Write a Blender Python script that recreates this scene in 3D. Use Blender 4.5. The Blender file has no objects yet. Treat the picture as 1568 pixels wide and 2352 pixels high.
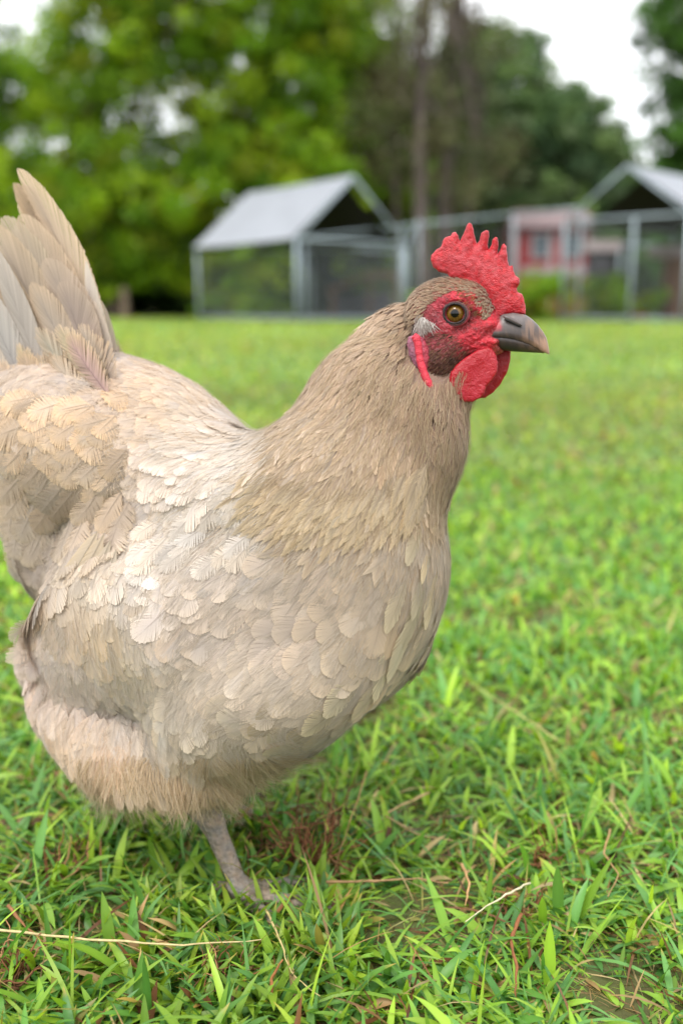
import bpy, math, random
import numpy as np
from mathutils import Vector

# ------------------------------------------------------------------ camera, sky, sun, exposure
S = bpy.context.scene
F_PX, CU, CV = 2287.0, 784.0, 1176.0          # photo measured on a 1568 x 2352 grid, 35 mm lens on 24 x 36 upright
TILT = math.atan(476 / F_PX)
CAM_H = 0.40
cam_d = bpy.data.cameras.new('camera'); cam = bpy.data.objects.new('camera', cam_d)
S.collection.objects.link(cam); S.camera = cam
cam.location = (0, 0, CAM_H); cam.rotation_euler = (math.pi / 2 - TILT, 0, 0)
cam_d.sensor_fit = 'VERTICAL'; cam_d.sensor_height = 36; cam_d.sensor_width = 24; cam_d.lens = 35
cam_d.clip_start = 0.02; cam_d.clip_end = 2000
cam_d.dof.use_dof = True; cam_d.dof.focus_distance = 0.585; cam_d.dof.aperture_fstop = 4.0

SUN_EL, SUN_AZ = math.radians(58), math.radians(-150)   # high, behind the camera's right shoulder
W = bpy.data.worlds.new('World'); S.world = W; W.use_nodes = True
nt = W.node_tree; nt.nodes.clear()
o_ = nt.nodes.new('ShaderNodeOutputWorld'); bg = nt.nodes.new('ShaderNodeBackground')
sky = nt.nodes.new('ShaderNodeTexSky'); sky.sky_type = 'NISHITA'; sky.sun_disc = False
sky.sun_elevation = SUN_EL; sky.sun_rotation = SUN_AZ; sky.dust_density = 4.0; sky.ozone_density = 0.6
mixc = nt.nodes.new('ShaderNodeMix'); mixc.data_type = 'RGBA'
tc = nt.nodes.new('ShaderNodeTexCoord'); nz = nt.nodes.new('ShaderNodeTexNoise'); nz.inputs['Scale'].default_value = 1.6
nz.inputs['Detail'].default_value = 5
rmp = nt.nodes.new('ShaderNodeValToRGB')
rmp.color_ramp.elements[0].color = (9.2, 9.6, 10.2, 1); rmp.color_ramp.elements[1].color = (12.2, 12.3, 12.4, 1)
rmp.color_ramp.elements[0].position = .35; rmp.color_ramp.elements[1].position = .65
nt.links.new(tc.outputs['Generated'], nz.inputs['Vector']); nt.links.new(nz.outputs['Fac'], rmp.inputs['Fac'])
mixc.inputs['Factor'].default_value = 0.90      # closed white overcast over the clear sky
nt.links.new(sky.outputs[0], mixc.inputs['A']); nt.links.new(rmp.outputs[0], mixc.inputs['B'])
nt.links.new(mixc.outputs['Result'], bg.inputs[0]); bg.inputs[1].default_value = 0.085
nt.links.new(bg.outputs[0], o_.inputs[0])
sd = bpy.data.lights.new('sun', 'SUN'); sun = bpy.data.objects.new('sun', sd); S.collection.objects.link(sun)
sd.energy = 1.2; sd.angle = math.radians(22); sd.color = (1, .965, .91)
_sdir = Vector((math.sin(SUN_AZ) * math.cos(SUN_EL), math.cos(SUN_AZ) * math.cos(SUN_EL), math.sin(SUN_EL)))
sun.rotation_euler = _sdir.to_track_quat('Z', 'Y').to_euler(); sun.location = (3, -3, 8)
S.view_settings.view_transform = 'Standard'; S.view_settings.look = 'None'; S.view_settings.gamma = 1
S.view_settings.exposure = 1.26
S.cycles.max_bounces = 8; S.cycles.transparent_max_bounces = 16; S.cycles.use_denoising = True
S.cycles.caustics_reflective = False; S.cycles.caustics_refractive = False

# ------------------------------------------------------------------ helpers
rng = np.random.default_rng(7)
cp, sp = math.cos(TILT), math.sin(TILT)
CAM = np.array([0, 0, CAM_H])
def A(*v): return np.array(v, float)
def ray(u, v):
    a = (np.asarray(u, float) - CU) / F_PX; b = -(np.asarray(v, float) - CV) / F_PX
    return np.stack([a, cp + b * sp, -sp + b * cp], -1)
def proj(p):
    q = np.asarray(p, float) - CAM
    d = q[..., 1] * cp - q[..., 2] * sp; up = q[..., 1] * sp + q[..., 2] * cp
    return CU + F_PX * q[..., 0] / d, CV - F_PX * up / d
def at(u, v, Y):                         # the point of the photo's pixel at distance Y
    r = ray(u, v); return CAM + r * (Y / r[1])
def gnd(u, v):
    r = ray(u, v); return CAM + r * (-CAM_H / r[2])
def nrm(v): return v / (np.linalg.norm(v, axis=-1, keepdims=True) + 1e-12)
def srgb(*c):
    c = np.asarray(c[0] if len(c) == 1 else c, float) / 255.; return np.where(c < .04045, c / 12.92, ((c + .055) / 1.055) ** 2.4)

def material(name, base=(.5, .5, .5), rough=.7, attr=None, transl=0, noise=None, bump=None, spec=.5, metal=0, sheen=0, coat=0, sss=0, tcol=None, vor=None):
    m = bpy.data.materials.new(name); m.use_nodes = True; n = m.node_tree; ns = n.nodes; L = n.links
    b = ns['Principled BSDF']; out = ns['Material Output']
    b.inputs['Roughness'].default_value = rough; b.inputs['Specular IOR Level'].default_value = spec
    b.inputs['Metallic'].default_value = metal; b.inputs['Sheen Weight'].default_value = sheen
    b.inputs['Coat Weight'].default_value = coat; b.inputs['Coat Roughness'].default_value = .08
    if sss:
        b.inputs['Subsurface Weight'].default_value = sss; b.inputs['Subsurface Radius'].default_value = (1, .25, .2); b.inputs['Subsurface Scale'].default_value = .003
    tcn = ns.new('ShaderNodeTexCoord')
    if attr:
        a = ns.new('ShaderNodeAttribute'); a.attribute_name = attr; csock = a.outputs['Color']
    else:
        r = ns.new('ShaderNodeRGB'); r.outputs[0].default_value = (*base, 1); csock = r.outputs[0]
    if noise:                            # (scale, amount, other colour or None)
        t = ns.new('ShaderNodeTexNoise'); t.inputs['Scale'].default_value = noise[0]; t.inputs['Detail'].default_value = 6; t.inputs['Roughness'].default_value = .65
        L.new(tcn.outputs['Object'], t.inputs['Vector'])
        rp = ns.new('ShaderNodeMapRange'); rp.inputs[1].default_value = .35; rp.inputs[2].default_value = .65
        L.new(t.outputs['Fac'], rp.inputs[0])
        mx = ns.new('ShaderNodeMix'); mx.data_type = 'RGBA'; L.new(csock, mx.inputs['A'])
        if noise[2] is None:
            mx.blend_type = 'MULTIPLY'; mx.inputs['B'].default_value = (1 - noise[1],) * 3 + (1,); L.new(rp.outputs[0], mx.inputs['Factor'])
        else:
            mx.inputs['B'].default_value = (*noise[2], 1)
            mm = ns.new('ShaderNodeMath'); mm.operation = 'MULTIPLY'; mm.inputs[1].default_value = noise[1]
            L.new(rp.outputs[0], mm.inputs[0]); L.new(mm.outputs[0], mx.inputs['Factor'])
        csock = mx.outputs['Result']
    L.new(csock, b.inputs['Base Color'])
    if bump:                             # (scale, strength, distance, 'noise'|'vor')
        if len(bump) > 3 and bump[3] == 'vor':
            t = ns.new('ShaderNodeTexVoronoi'); t.inputs['Scale'].default_value = bump[0]; sck = t.outputs['Distance']
            t2 = ns.new('ShaderNodeTexNoise'); t2.inputs['Scale'].default_value = bump[0] * .5; t2.inputs['Detail'].default_value = 4
            L.new(tcn.outputs['Object'], t2.inputs['Vector'])
            ad = ns.new('ShaderNodeMath'); ad.operation = 'SUBTRACT'; L.new(t2.outputs['Fac'], ad.inputs[0]); L.new(sck, ad.inputs[1]); 
            L.new(tcn.outputs['Object'], t.inputs['Vector']); sck = ad.outputs[0]
        else:
            t = ns.new('ShaderNodeTexNoise'); t.inputs['Scale'].default_value = bump[0]; t.inputs['Detail'].default_value = 5; sck = t.outputs['Fac']
            L.new(tcn.outputs['Object'], t.inputs['Vector'])
        bp = ns.new('ShaderNodeBump'); bp.inputs['Strength'].default_value = bump[1]; bp.inputs['Distance'].default_value = bump[2]
        L.new(sck, bp.inputs['Height']); L.new(bp.outputs[0], b.inputs['Normal'])
    if transl:
        tr = ns.new('ShaderNodeBsdfTranslucent'); mxs = ns.new('ShaderNodeMixShader'); mxs.inputs[0].default_value = transl
        if tcol is not None:
            g = ns.new('ShaderNodeMix'); g.data_type = 'RGBA'; g.blend_type = 'MULTIPLY'; g.inputs['Factor'].default_value = 1
            L.new(csock, g.inputs['A']); g.inputs['B'].default_value = (*tcol, 1); L.new(g.outputs['Result'], tr.inputs[0])
        else: L.new(csock, tr.inputs[0])
        L.new(b.outputs[0], mxs.inputs[1]); L.new(tr.outputs[0], mxs.inputs[2]); L.new(mxs.outputs[0], out.inputs[0])
    return m

class MB:
    """collects vertices, faces (quads and triangles) and colours into ONE mesh"""
    def __init__(s): s.v = []; s.c = []; s.k = []; s.q = []; s.t = []; s.n = 0
    def add(s, v, q=None, t=None, c=(1, 1, 1), coat=None):
        v = np.asarray(v, float).reshape(-1, 3); c = np.asarray(c, float)
        if c.ndim == 1: c = np.tile(c, (len(v), 1))
        s.v.append(v); s.c.append(c); s.k.append(np.zeros((len(v), 3)) if coat is None else np.broadcast_to(coat, (len(v), 3)))
        if q is not None and len(q): s.q.append(np.asarray(q, int).reshape(-1, 4) + s.n)
        if t is not None and len(t): s.t.append(np.asarray(t, int).reshape(-1, 3) + s.n)
        s.n += len(v); return s
    def build(s, name, mat, parent=None, smooth=True, origin=None):
        v = np.concatenate(s.v); c = np.concatenate(s.c)
        if origin is not None: v = v - np.asarray(origin)
        q = np.concatenate(s.q) if s.q else np.zeros((0, 4), int); t = np.concatenate(s.t) if s.t else np.zeros((0, 3), int)
        me = bpy.data.meshes.new(name)
        me.vertices.add(len(v)); me.vertices.foreach_set('co', v.astype(np.float32).ravel())
        me.loops.add(q.size + t.size); me.loops.foreach_set('vertex_index', np.concatenate([q.ravel(), t.ravel()]).astype(np.int32))
        me.polygons.add(len(q) + len(t))
        st = np.concatenate([np.arange(len(q)) * 4, len(q) * 4 + np.arange(len(t)) * 3]).astype(np.int32)
        me.polygons.foreach_set('loop_start', st)
        me.update(calc_edges=True); me.validate()
        me.polygons.foreach_set('use_smooth', np.full(len(me.polygons), smooth))
        if len(me.vertices) == len(c):
            ca = me.color_attributes.new('Col', 'FLOAT_COLOR', 'POINT')
            ca.data.foreach_set('color', np.concatenate([c, np.ones((len(c), 1))], 1).astype(np.float32).ravel())
            kn = np.concatenate(s.k)
            if np.abs(kn).max() > 0:
                na = me.attributes.new('Coat', 'FLOAT_VECTOR', 'POINT'); na.data.foreach_set('vector', kn.astype(np.float32).ravel())
        me.materials.append(mat)
        ob = bpy.data.objects.new(name, me); S.collection.objects.link(ob)
        if parent is not None: ob.parent = parent
        if origin is not None: ob.location = origin
        return ob

def tube(mb, pts, rad, c=(1, 1, 1), k=8, cap=True):
    pts = np.asarray(pts, float); n = len(pts); rad = np.broadcast_to(np.asarray(rad, float), (n,))
    T = nrm(np.gradient(pts, axis=0)); ref = A(0, 0, 1) if abs(T[0, 2]) < .9 else A(1, 0, 0)
    X = nrm(np.cross(T, ref)); Y = np.cross(T, X); a = np.linspace(0, 2 * math.pi, k, endpoint=False)
    v = pts[:, None] + rad[:, None, None] * (X[:, None] * np.cos(a)[None, :, None] + Y[:, None] * np.sin(a)[None, :, None])
    i = np.arange(n - 1)[:, None] * k; j = np.arange(k)[None]; j2 = (j + 1) % k
    q = np.stack([i + j, i + j2, i + k + j2, i + k + j], -1).reshape(-1, 4)
    vv = v.reshape(-1, 3); tt = None
    if cap:
        vv = np.concatenate([vv, pts[:1], pts[-1:]]); jj = np.arange(k)
        tt = np.concatenate([np.stack([(jj + 1) % k, jj, np.full(k, n * k)], -1), np.stack([(n - 1) * k + jj, (n - 1) * k + (jj + 1) % k, np.full(k, n * k + 1)], -1)])
    cc = np.asarray(c, float)
    if cc.ndim == 2: cc = np.concatenate([np.repeat(cc, k, 0), cc[:1], cc[-1:]] if cap else [np.repeat(cc, k, 0)])
    mb.add(vv, q, tt, cc); return mb

def box(mb, P0, X, Y, Z, c=(1, 1, 1)):           # corner and three edge vectors
    P0, X, Y, Z = map(np.asarray, (P0, X, Y, Z))
    v = [P0, P0 + X, P0 + X + Y, P0 + Y, P0 + Z, P0 + X + Z, P0 + X + Y + Z, P0 + Y + Z]
    q = [(0, 3, 2, 1), (4, 5, 6, 7), (0, 1, 5, 4), (1, 2, 6, 5), (2, 3, 7, 6), (3, 0, 4, 7)]
    mb.add(v, q, None, c); return mb

def tag(o, label=None, cat=None, group=None, kind=None):
    if label: o['label'] = label
    if cat: o['category'] = cat
    if group: o['group'] = group
    if kind: o['kind'] = kind
    return o
def empty(name, loc, *a, **k):
    o = bpy.data.objects.new(name, None); o.location = loc; o.empty_display_size = .1; S.collection.objects.link(o)
    return tag(o, *a, **k)
def put(o, parent):                      # parent an object already built in world coordinates under an Empty that is not at the origin
    o.parent = parent; o.location = Vector(o.location) - parent.location; return o

def surface_nets(f, org, h):
    ins = f < 0; n = np.array(f.shape)
    cnr = [(i, j, k) for i in (0, 1) for j in (0, 1) for k in (0, 1)]
    def sub(a, o): return a[o[0]:n[0] - 1 + o[0], o[1]:n[1] - 1 + o[1], o[2]:n[2] - 1 + o[2]]
    cnt = sum(sub(ins, o).astype(int) for o in cnr); act = (cnt > 0) & (cnt < 8)
    idx = np.argwhere(act); vid = np.full(act.shape, -1); vid[act] = np.arange(len(idx))
    fc = {o: f[idx[:, 0] + o[0], idx[:, 1] + o[1], idx[:, 2] + o[2]] for o in cnr}
    acc = np.zeros((len(idx), 3)); m = np.zeros(len(idx))
    for o in cnr:
        for ax in range(3):
            if o[ax] == 0:
                p = list(o); p[ax] = 1; p = tuple(p); a, b = fc[o], fc[p]; x = (a < 0) != (b < 0)
                t = np.where(x, a / np.where(x, a - b, 1), 0); pos = np.tile(np.array(o, float), (len(idx), 1)); pos[:, ax] = t
                acc[x] += pos[x]; m[x] += 1
    V = (idx + acc / m[:, None]) * h + org; Q = []
    for ax in range(3):
        e = [slice(None)] * 3; e2 = [slice(None)] * 3; e[ax] = slice(0, -1); e2[ax] = slice(1, None)
        a = ins[tuple(e)]; b = ins[tuple(e2)]; ed = np.argwhere(a != b); b1, b2 = (ax + 1) % 3, (ax + 2) % 3
        ok = (ed[:, b1] > 0) & (ed[:, b2] > 0) & (ed[:, b1] < n[b1] - 1) & (ed[:, b2] < n[b2] - 1); ed = ed[ok]
        def c(d1, d2):
            g = ed.copy(); g[:, b1] += d1; g[:, b2] += d2; return vid[g[:, 0], g[:, 1], g[:, 2]]
        q = np.stack([c(-1, -1), c(0, -1), c(0, 0), c(-1, 0)], -1)
        fl = ~a[ed[:, 0], ed[:, 1], ed[:, 2]]; q[fl] = q[fl][:, ::-1]; Q.append(q)
    return V, np.concatenate(Q)
def grid_eval(fn, lo, hi, h):
    lo = np.asarray(lo, float); n = np.ceil((np.asarray(hi) - lo) / h).astype(int) + 1
    ax = [lo[i] + h * np.arange(n[i]) for i in range(3)]
    f = np.empty(n)
    for i in range(n[0]):
        g = np.stack(np.meshgrid([ax[0][i]], ax[1], ax[2], indexing='ij'), -1); f[i] = fn(g)[0]
    return f, lo
def smin(a, b, k):
    h = np.maximum(k - np.abs(a - b), 0) / k; return np.minimum(a, b) - h * h * k * .25
def vnoise(p, sc, seed=0):               # cheap smooth value noise on points
    p = np.asarray(p) * sc + seed * 17.3; i = np.floor(p).astype(np.int64); f = p - i; f = f * f * (3 - 2 * f); r = 0
    for dx in (0, 1):
        for dy in (0, 1):
            for dz in (0, 1):
                hsh = ((i[..., 0] + dx) * 73856093) ^ ((i[..., 1] + dy) * 19349663) ^ ((i[..., 2] + dz) * 83492791)
                hsh = (hsh ^ (hsh >> 13)) * 1274126177 & 0xffffffff
                w = (f[..., 0] if dx else 1 - f[..., 0]) * (f[..., 1] if dy else 1 - f[..., 1]) * (f[..., 2] if dz else 1 - f[..., 2])
                r = r + w * (hsh / 4294967295.)
    return r

# ================================================================== THE SETTING
G = srgb
MGROUND = material('soil_and_thatch', base=(.085, .105, .032), rough=.95, spec=.1, noise=(7, .8, (.075, .055, .030)), bump=(60, .6, .02))
def groundz(x, y):                       # lawn level with slow swells far out
    x, y = np.asarray(x, float), np.asarray(y, float); r = np.hypot(x, y)
    return .05 * np.clip((r - 4) / 10, 0, 1) * (np.sin(x * .23 + 1) * np.sin(y * .19)) * 0.8
xs = np.concatenate([-np.geomspace(400, 3, 40), np.linspace(-2.8, 2.8, 41), np.geomspace(3, 400, 40)]); ys = np.concatenate([-np.geomspace(300, 3, 30), np.linspace(-2.8, 2.8, 41), np.geomspace(3, 500, 60)])
X, Y = np.meshgrid(xs, ys, indexing='ij'); nx, ny = X.shape; Z = groundz(X, Y)
i = np.arange(nx - 1)[:, None] * ny; j = np.arange(ny - 1)[None]
tag(MB().add(np.stack([X, Y, Z], -1), np.stack([i + j, i + ny + j, i + ny + j + 1, i + j + 1], -1).reshape(-1, 4)).build('ground', MGROUND), kind='structure')

MGR = material('grass_blade', attr='Col', rough=.42, spec=.4, transl=.38, tcol=(1.35, 1.25, .45))
BL = A(*[x for r in [(118, 154, 54), (94, 138, 58), (136, 168, 56), (100, 144, 74), (80, 126, 60), (150, 178, 60), (122, 156, 50)] for x in r]).reshape(-1, 3)
DRY = A(*[x for r in [(176, 140, 96), (140, 96, 62), (196, 168, 120), (112, 72, 46), (158, 150, 80)] for x in r]).reshape(-1, 3)
def blades(mb, x, y, L, Wd, flat, k=5, dry=.05, shade=None, az=None, mid=True, tip=.0):
    """lanceolate blades: x, y roots; flat 0 upright .. 1 lying"""
    n = len(x); az = rng.random(n) * 2 * math.pi if az is None else az; d = np.stack([np.cos(az), np.sin(az), np.zeros(n)], -1); sd_ = np.stack([-np.sin(az), np.cos(az), np.zeros(n)], -1)
    th0 = (1 - flat) * 1.45 + .12; drop = rng.uniform(.3, 1.5, n) * (.5 + flat); s = np.linspace(0, 1, k); p = np.zeros((n, k, 3)); p[:, 0] = np.stack([x, y, groundz(x, y) - .002], -1)
    th = th0[:, None] - drop[:, None] * s[None]; st = (L / (k - 1))[:, None]
    for i in range(1, k): p[:, i] = p[:, i - 1] + st * (d * np.cos(th[:, i - 1])[:, None] + A(0, 0, 1) * np.sin(th[:, i - 1])[:, None])
    p[..., 2] = np.maximum(p[..., 2], .002 + p[:, :1, 2]); tw = rng.normal(0, .5, n)[:, None] * s[None]
    up = nrm(np.stack([-np.sin(th) * d[:, None, 0], -np.sin(th) * d[:, None, 1], np.cos(th)], -1)); sv = sd_[:, None] * np.cos(tw)[..., None] + up * np.sin(tw)[..., None]
    w = (Wd[:, None] * (np.sin(math.pi * np.clip(.14 + .86 * s, 0, 1)) ** .75)[None])[..., None]; w[:, -1] = Wd[:, None] * .03
    c = G(BL[rng.integers(len(BL), size=n)]) * rng.uniform(.75, 1.25, (n, 1)); isd = rng.random(n) < dry
    c[isd] = G(DRY[rng.integers(len(DRY), size=isd.sum())]) * rng.uniform(.6, 1.1, (isd.sum(), 1))
    if shade is not None: c = c * shade
    C = np.repeat(c[:, None], k, 1) * np.linspace(.70, 1.12, k)[None, :, None] if False else np.repeat(c[:, None], k, 1)
    yl = (rng.random(n) < .16); C[yl, -1] = G(190, 160, 80) * .9
    if mid:
        V = np.stack([p - sv * w, p - up * w * .28, p + sv * w], 2).reshape(-1, 3); C = np.repeat(C, 3, 1).reshape(-1, 3, 3); C[:, 1] *= 1.12; C = C.reshape(-1, 3)
        b = (np.arange(n)[:, None] * k + np.arange(k - 1)[None]).reshape(-1, 1) * 3; q = np.concatenate([b + np.array([0, 1, 4, 3]), b + np.array([1, 2, 5, 4])])
    else:
        V = np.stack([p - sv * w, p + sv * w], 2).reshape(-1, 3); C = np.repeat(C, 2, 1).reshape(-1, 3); b = (np.arange(n)[:, None] * k + np.arange(k - 1)[None]).reshape(-1, 1) * 2; q = b + np.array([0, 1, 3, 2])
    mb.add(V, q, None, np.clip(C, .003, .9))
def area(n, y0, y1, m=1.25, pw=1.):
    y = y0 + (y1 - y0) * rng.random(n) ** pw; x = (rng.random(n) * 2 - 1) * (y * .36 * m + .12); return x, y
def tint(x, y):                          # slow patches of yellower and bluer lawn
    a = vnoise(np.stack([x, y, 0 * x], -1), 1.1, 1)[:, None]; b = vnoise(np.stack([x, y, 0 * x], -1), .35, 2)[:, None]
    return (.82 + .36 * a) * (A(1.22, 1.06, .8) * b + A(.92, 1.0, 1.1) * (1 - b))
gr = MB()
def density(x, y, sc=16, th=.25, sd=5): return vnoise(np.stack([x, y, 0 * x], -1), sc, sd) > th * rng.uniform(.5, 1.4, len(x))
def lay(n, y0, y1, L, Wd, fl, k, dry, mid, m=1.25, thr=.3, g=1.):
    x, y = area(n, y0, y1, m); ok = density(x, y, 16, thr) if thr else np.ones(n, bool); x, y = x[ok], y[ok]; n = len(x)
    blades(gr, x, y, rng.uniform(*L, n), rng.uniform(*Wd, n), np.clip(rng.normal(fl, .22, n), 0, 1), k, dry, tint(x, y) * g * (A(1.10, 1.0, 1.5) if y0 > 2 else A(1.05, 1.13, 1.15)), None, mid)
lay(29000, .38, 1.15, (.014, .040), (.0011, .0029), .62, 6, .06, True, 1.8)
lay(19000, .38, 1.15, (.010, .026), (.0010, .0024), .85, 5, .18, True, 1.8, 0, .9)
lay(1100, .40, 1.15, (.035, .060), (.0020, .0040), .5, 8, .02, True)
lay(9000, .40, 1.3, (.015, .05), (.0003, .0009), .9, 5, .9, False, thr=.15)
lay(42000, 1.1, 2.4, (.018, .042), (.0016, .0036), .62, 5, .10, False, 1.45)
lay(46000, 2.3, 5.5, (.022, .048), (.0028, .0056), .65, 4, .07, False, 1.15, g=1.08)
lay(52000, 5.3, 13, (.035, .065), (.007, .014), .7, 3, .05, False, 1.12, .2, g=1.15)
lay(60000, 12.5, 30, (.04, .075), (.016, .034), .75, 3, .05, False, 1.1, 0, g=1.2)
for fx, fy, n_ in ((-.062, .575, 420), (-.115, .735, 260), (-.05, .53, 300)):       # grass standing round the feet
    r_ = np.sqrt(rng.uniform(.04, 1, n_)) * .075; a_ = rng.uniform(0, 6.283, n_); x_, y_ = fx + r_ * np.cos(a_), fy + r_ * np.sin(a_); blades(gr, x_, y_, rng.uniform(.022, .042, n_), rng.uniform(.0014, .0032, n_), rng.uniform(.2, .6, n_), 6, .08, tint(x_, y_), None, True)
lay(7000, .40, 1.6, (.03, .075), (.0006, .0014), .72, 8, .10, False)
lay(2600, .40, 2.4, (.03, .08), (.0004, .0010), .9, 7, 1., False, thr=.1)
tag(gr.build('grass', MGR), kind='stuff')

# ---- dry bits in the near grass
def ppath(pts, h):                        # photo places held h metres above the ground
    out = []
    for (u, v), z in zip(pts, np.broadcast_to(h, (len(pts),))): r = ray(u, v); out.append(CAM + r * ((z - CAM_H) / r[2]))
    t = np.linspace(0, len(out) - 1, (len(out) - 1) * 5 + 1); o = np.array(out); o = np.stack([np.interp(t, np.arange(len(o)), o[:, i]) for i in range(3)], -1)
    return o + rng.normal(0, .0003, o.shape)
MDRY = material('dry_stalk', attr='Col', rough=.8, spec=.2, noise=(300, .35, None))
for pts, h, r_, c, lab in [
    ([(-30, 2132), (200, 2158), (420, 2171), (600, 2160)], (.025, .026, .024, .026), .0009, (206, 186, 136), 'long straw coloured stalk lying flat across the grass below the leg'),
    ([(842, 1770), (806, 1880), (768, 1995)], (.055, .035, .012), .0008, (170, 140, 92), 'thin tan stalk leaning upright beside the brown root tuft'),
    ([(610, 2085), (640, 2150), (668, 2235), (735, 2290)], (.02, .024, .02, .016), .0008, (196, 176, 120), 'bent straw stalk curving down in front of the foot'),
    ([(1215, 2028), (1160, 2056), (1105, 2090), (1068, 2118)], (.03, .034, .034, .035), .0007, (214, 202, 168), 'pale bleached stalk arching over the green blades on the right'),
    ([(750, 2026), (860, 2022), (960, 2018), (1030, 2030)], (.015, .016, .014, .012), .0010, (176, 140, 100), 'brown runner lying level right of the foot'),
    ([(1195, 2098), (1172, 2160), (1186, 2220), (1182, 2290)], (.03, .022, .02, .012), .0014, (142, 92, 60), 'curled rusty brown dead blade standing on the right'),
    ([(1060, 1985), (1078, 2030), (1066, 2080)], (.022, .02, .014), .0012, (190, 150, 104), 'short tan dead blade curling beside the brown runner'),
    ([(1400, 1905), (1385, 1960), (1420, 2010), (1395, 2060)], (.02, .022, .02, .016), .0009, (176, 140, 96), 'crooked tan stem among the grass near the right edge'),
    ([(1280, 1700), (1190, 1640), (1080, 1570)], (.02, .02, .02), .0010, (196, 190, 120), 'pale green runner stretched behind the breast'),
    ([(985, 1820), (880, 1870), (960, 1920), (1040, 1930)], (.02, .02, .018, .02), .0010, (184, 156, 110), 'tan stem zigzagging right of the brown root tuft'),
    ([(20, 2080), (60, 2130), (105, 2165)], (.02, .018, .014), .0013, (150, 104, 70), 'short brown stem at the left edge beneath the down'),
    ([(625, 2310), (622, 2250), (650, 2205)], (.008, .02, .034), .0014, (168, 110, 70), 'reddish brown stub standing at the bottom edge')]:
    p = ppath(pts, h); mb = MB(); k = len(p); rr = r_ * np.linspace(1, .35, k) * (1 + .15 * rng.standard_normal(k)); tube(mb, p, rr, G(*c), 6)
    tag(mb.build('dry_stalk', MDRY), lab, 'dry stalk', 'dry stalks lying in the near grass')
def root_tuft(u, v, H, R, n, lab, name='root_tuft'):
    g = gnd(u, v); mb = MB()
    for _ in range(n):
        a = rng.uniform(0, 6.283); k = 9; p = np.zeros((k, 3)); d = nrm(A(math.cos(a), math.sin(a), rng.uniform(.2, 2.2))); p[0] = g + A(rng.normal(0, R * .3), rng.normal(0, R * .3), .004)
        for i in range(1, k): d = nrm(d + rng.normal(0, .42, 3)); p[i] = p[i - 1] + d * rng.uniform(.4, 1) * H / k * 1.5
        p[:, 2] = np.maximum(p[:, 2], .003); tube(mb, p, np.linspace(1, .3, k) * rng.uniform(.0004, .0011), G(*[(150, 100, 68), (120, 78, 52), (176, 130, 92), (104, 70, 48)][rng.integers(4)]) * rng.uniform(.7, 1.2), 5, False)
    tag(mb.build(name, MDRY), lab, 'dead root')
root_tuft(715, 2000, .060, .022, 90, 'tangled rusty brown root tuft in the grass right of the leg')
root_tuft(760, 1905, .070, .012, 16, 'dark curled dead leaves standing just behind the root tuft', 'dead_leaves')
root_tuft(505, 2270, .03, .02, 40, 'small brown root mat in the grass below the foot')
root_tuft(20, 2265, .03, .022, 40, 'fine brown root mat at the lower left edge')
root_tuft(150, 2010, .04, .012, 14, 'sparse brown twigs in the grass left of the leg')
root_tuft(560, 2040, .05, .010, 10, 'thin branching brown twig in front of the leg')
root_tuft(1240, 1990, .04, .02, 16, 'loose tan twigs in the grass on the right')
root_tuft(1180, 2100, .03, .02, 16, 'low brown twigs beneath the arching bleached stalk')

# ---- trees
def leaves(mb, C, R, n, size, cols, shell=.55, squash=1.):
    """leaf cards through clumps: C (m,3) centres, R (m,) radii, n leaves per clump"""
    m = len(C); N = m * n; dirs = nrm(rng.standard_normal((N, 3))); rad = rng.random(N) ** (1 / 2.2) * (1 - shell * .3) + shell * .3
    p = np.repeat(C, n, 0) + dirs * (rad * np.repeat(R, n))[:, None] * A(1, 1, squash); a = nrm(rng.standard_normal((N, 3)) + dirs * .4); b = nrm(np.cross(a, rng.standard_normal((N, 3))))
    s = size * rng.uniform(.6, 1.4, (N, 1)); V = np.stack([p - a * s, p + b * s * .45, p + a * s, p - b * s * .45], 1).reshape(-1, 3)
    ci = cols[rng.integers(len(cols), size=m)]; c = np.repeat(ci * rng.uniform(.7, 1.3, (m, 1)), n, 0) * rng.uniform(.75, 1.3, (N, 1)); mb.add(V, np.arange(N * 4).reshape(-1, 4), None, np.repeat(c, 4, 0))
MLEAF = material('leaf', attr='Col', rough=.5, spec=.3, transl=.42, tcol=(1.2, 1.25, .5)); MLEAF2 = material('dull_leaf', attr='Col', rough=.6, spec=.2, transl=.25)
MBARK = material('bark', attr='Col', rough=.9, spec=.1, noise=(3, .5, None), bump=(14, .8, .05))
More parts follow.
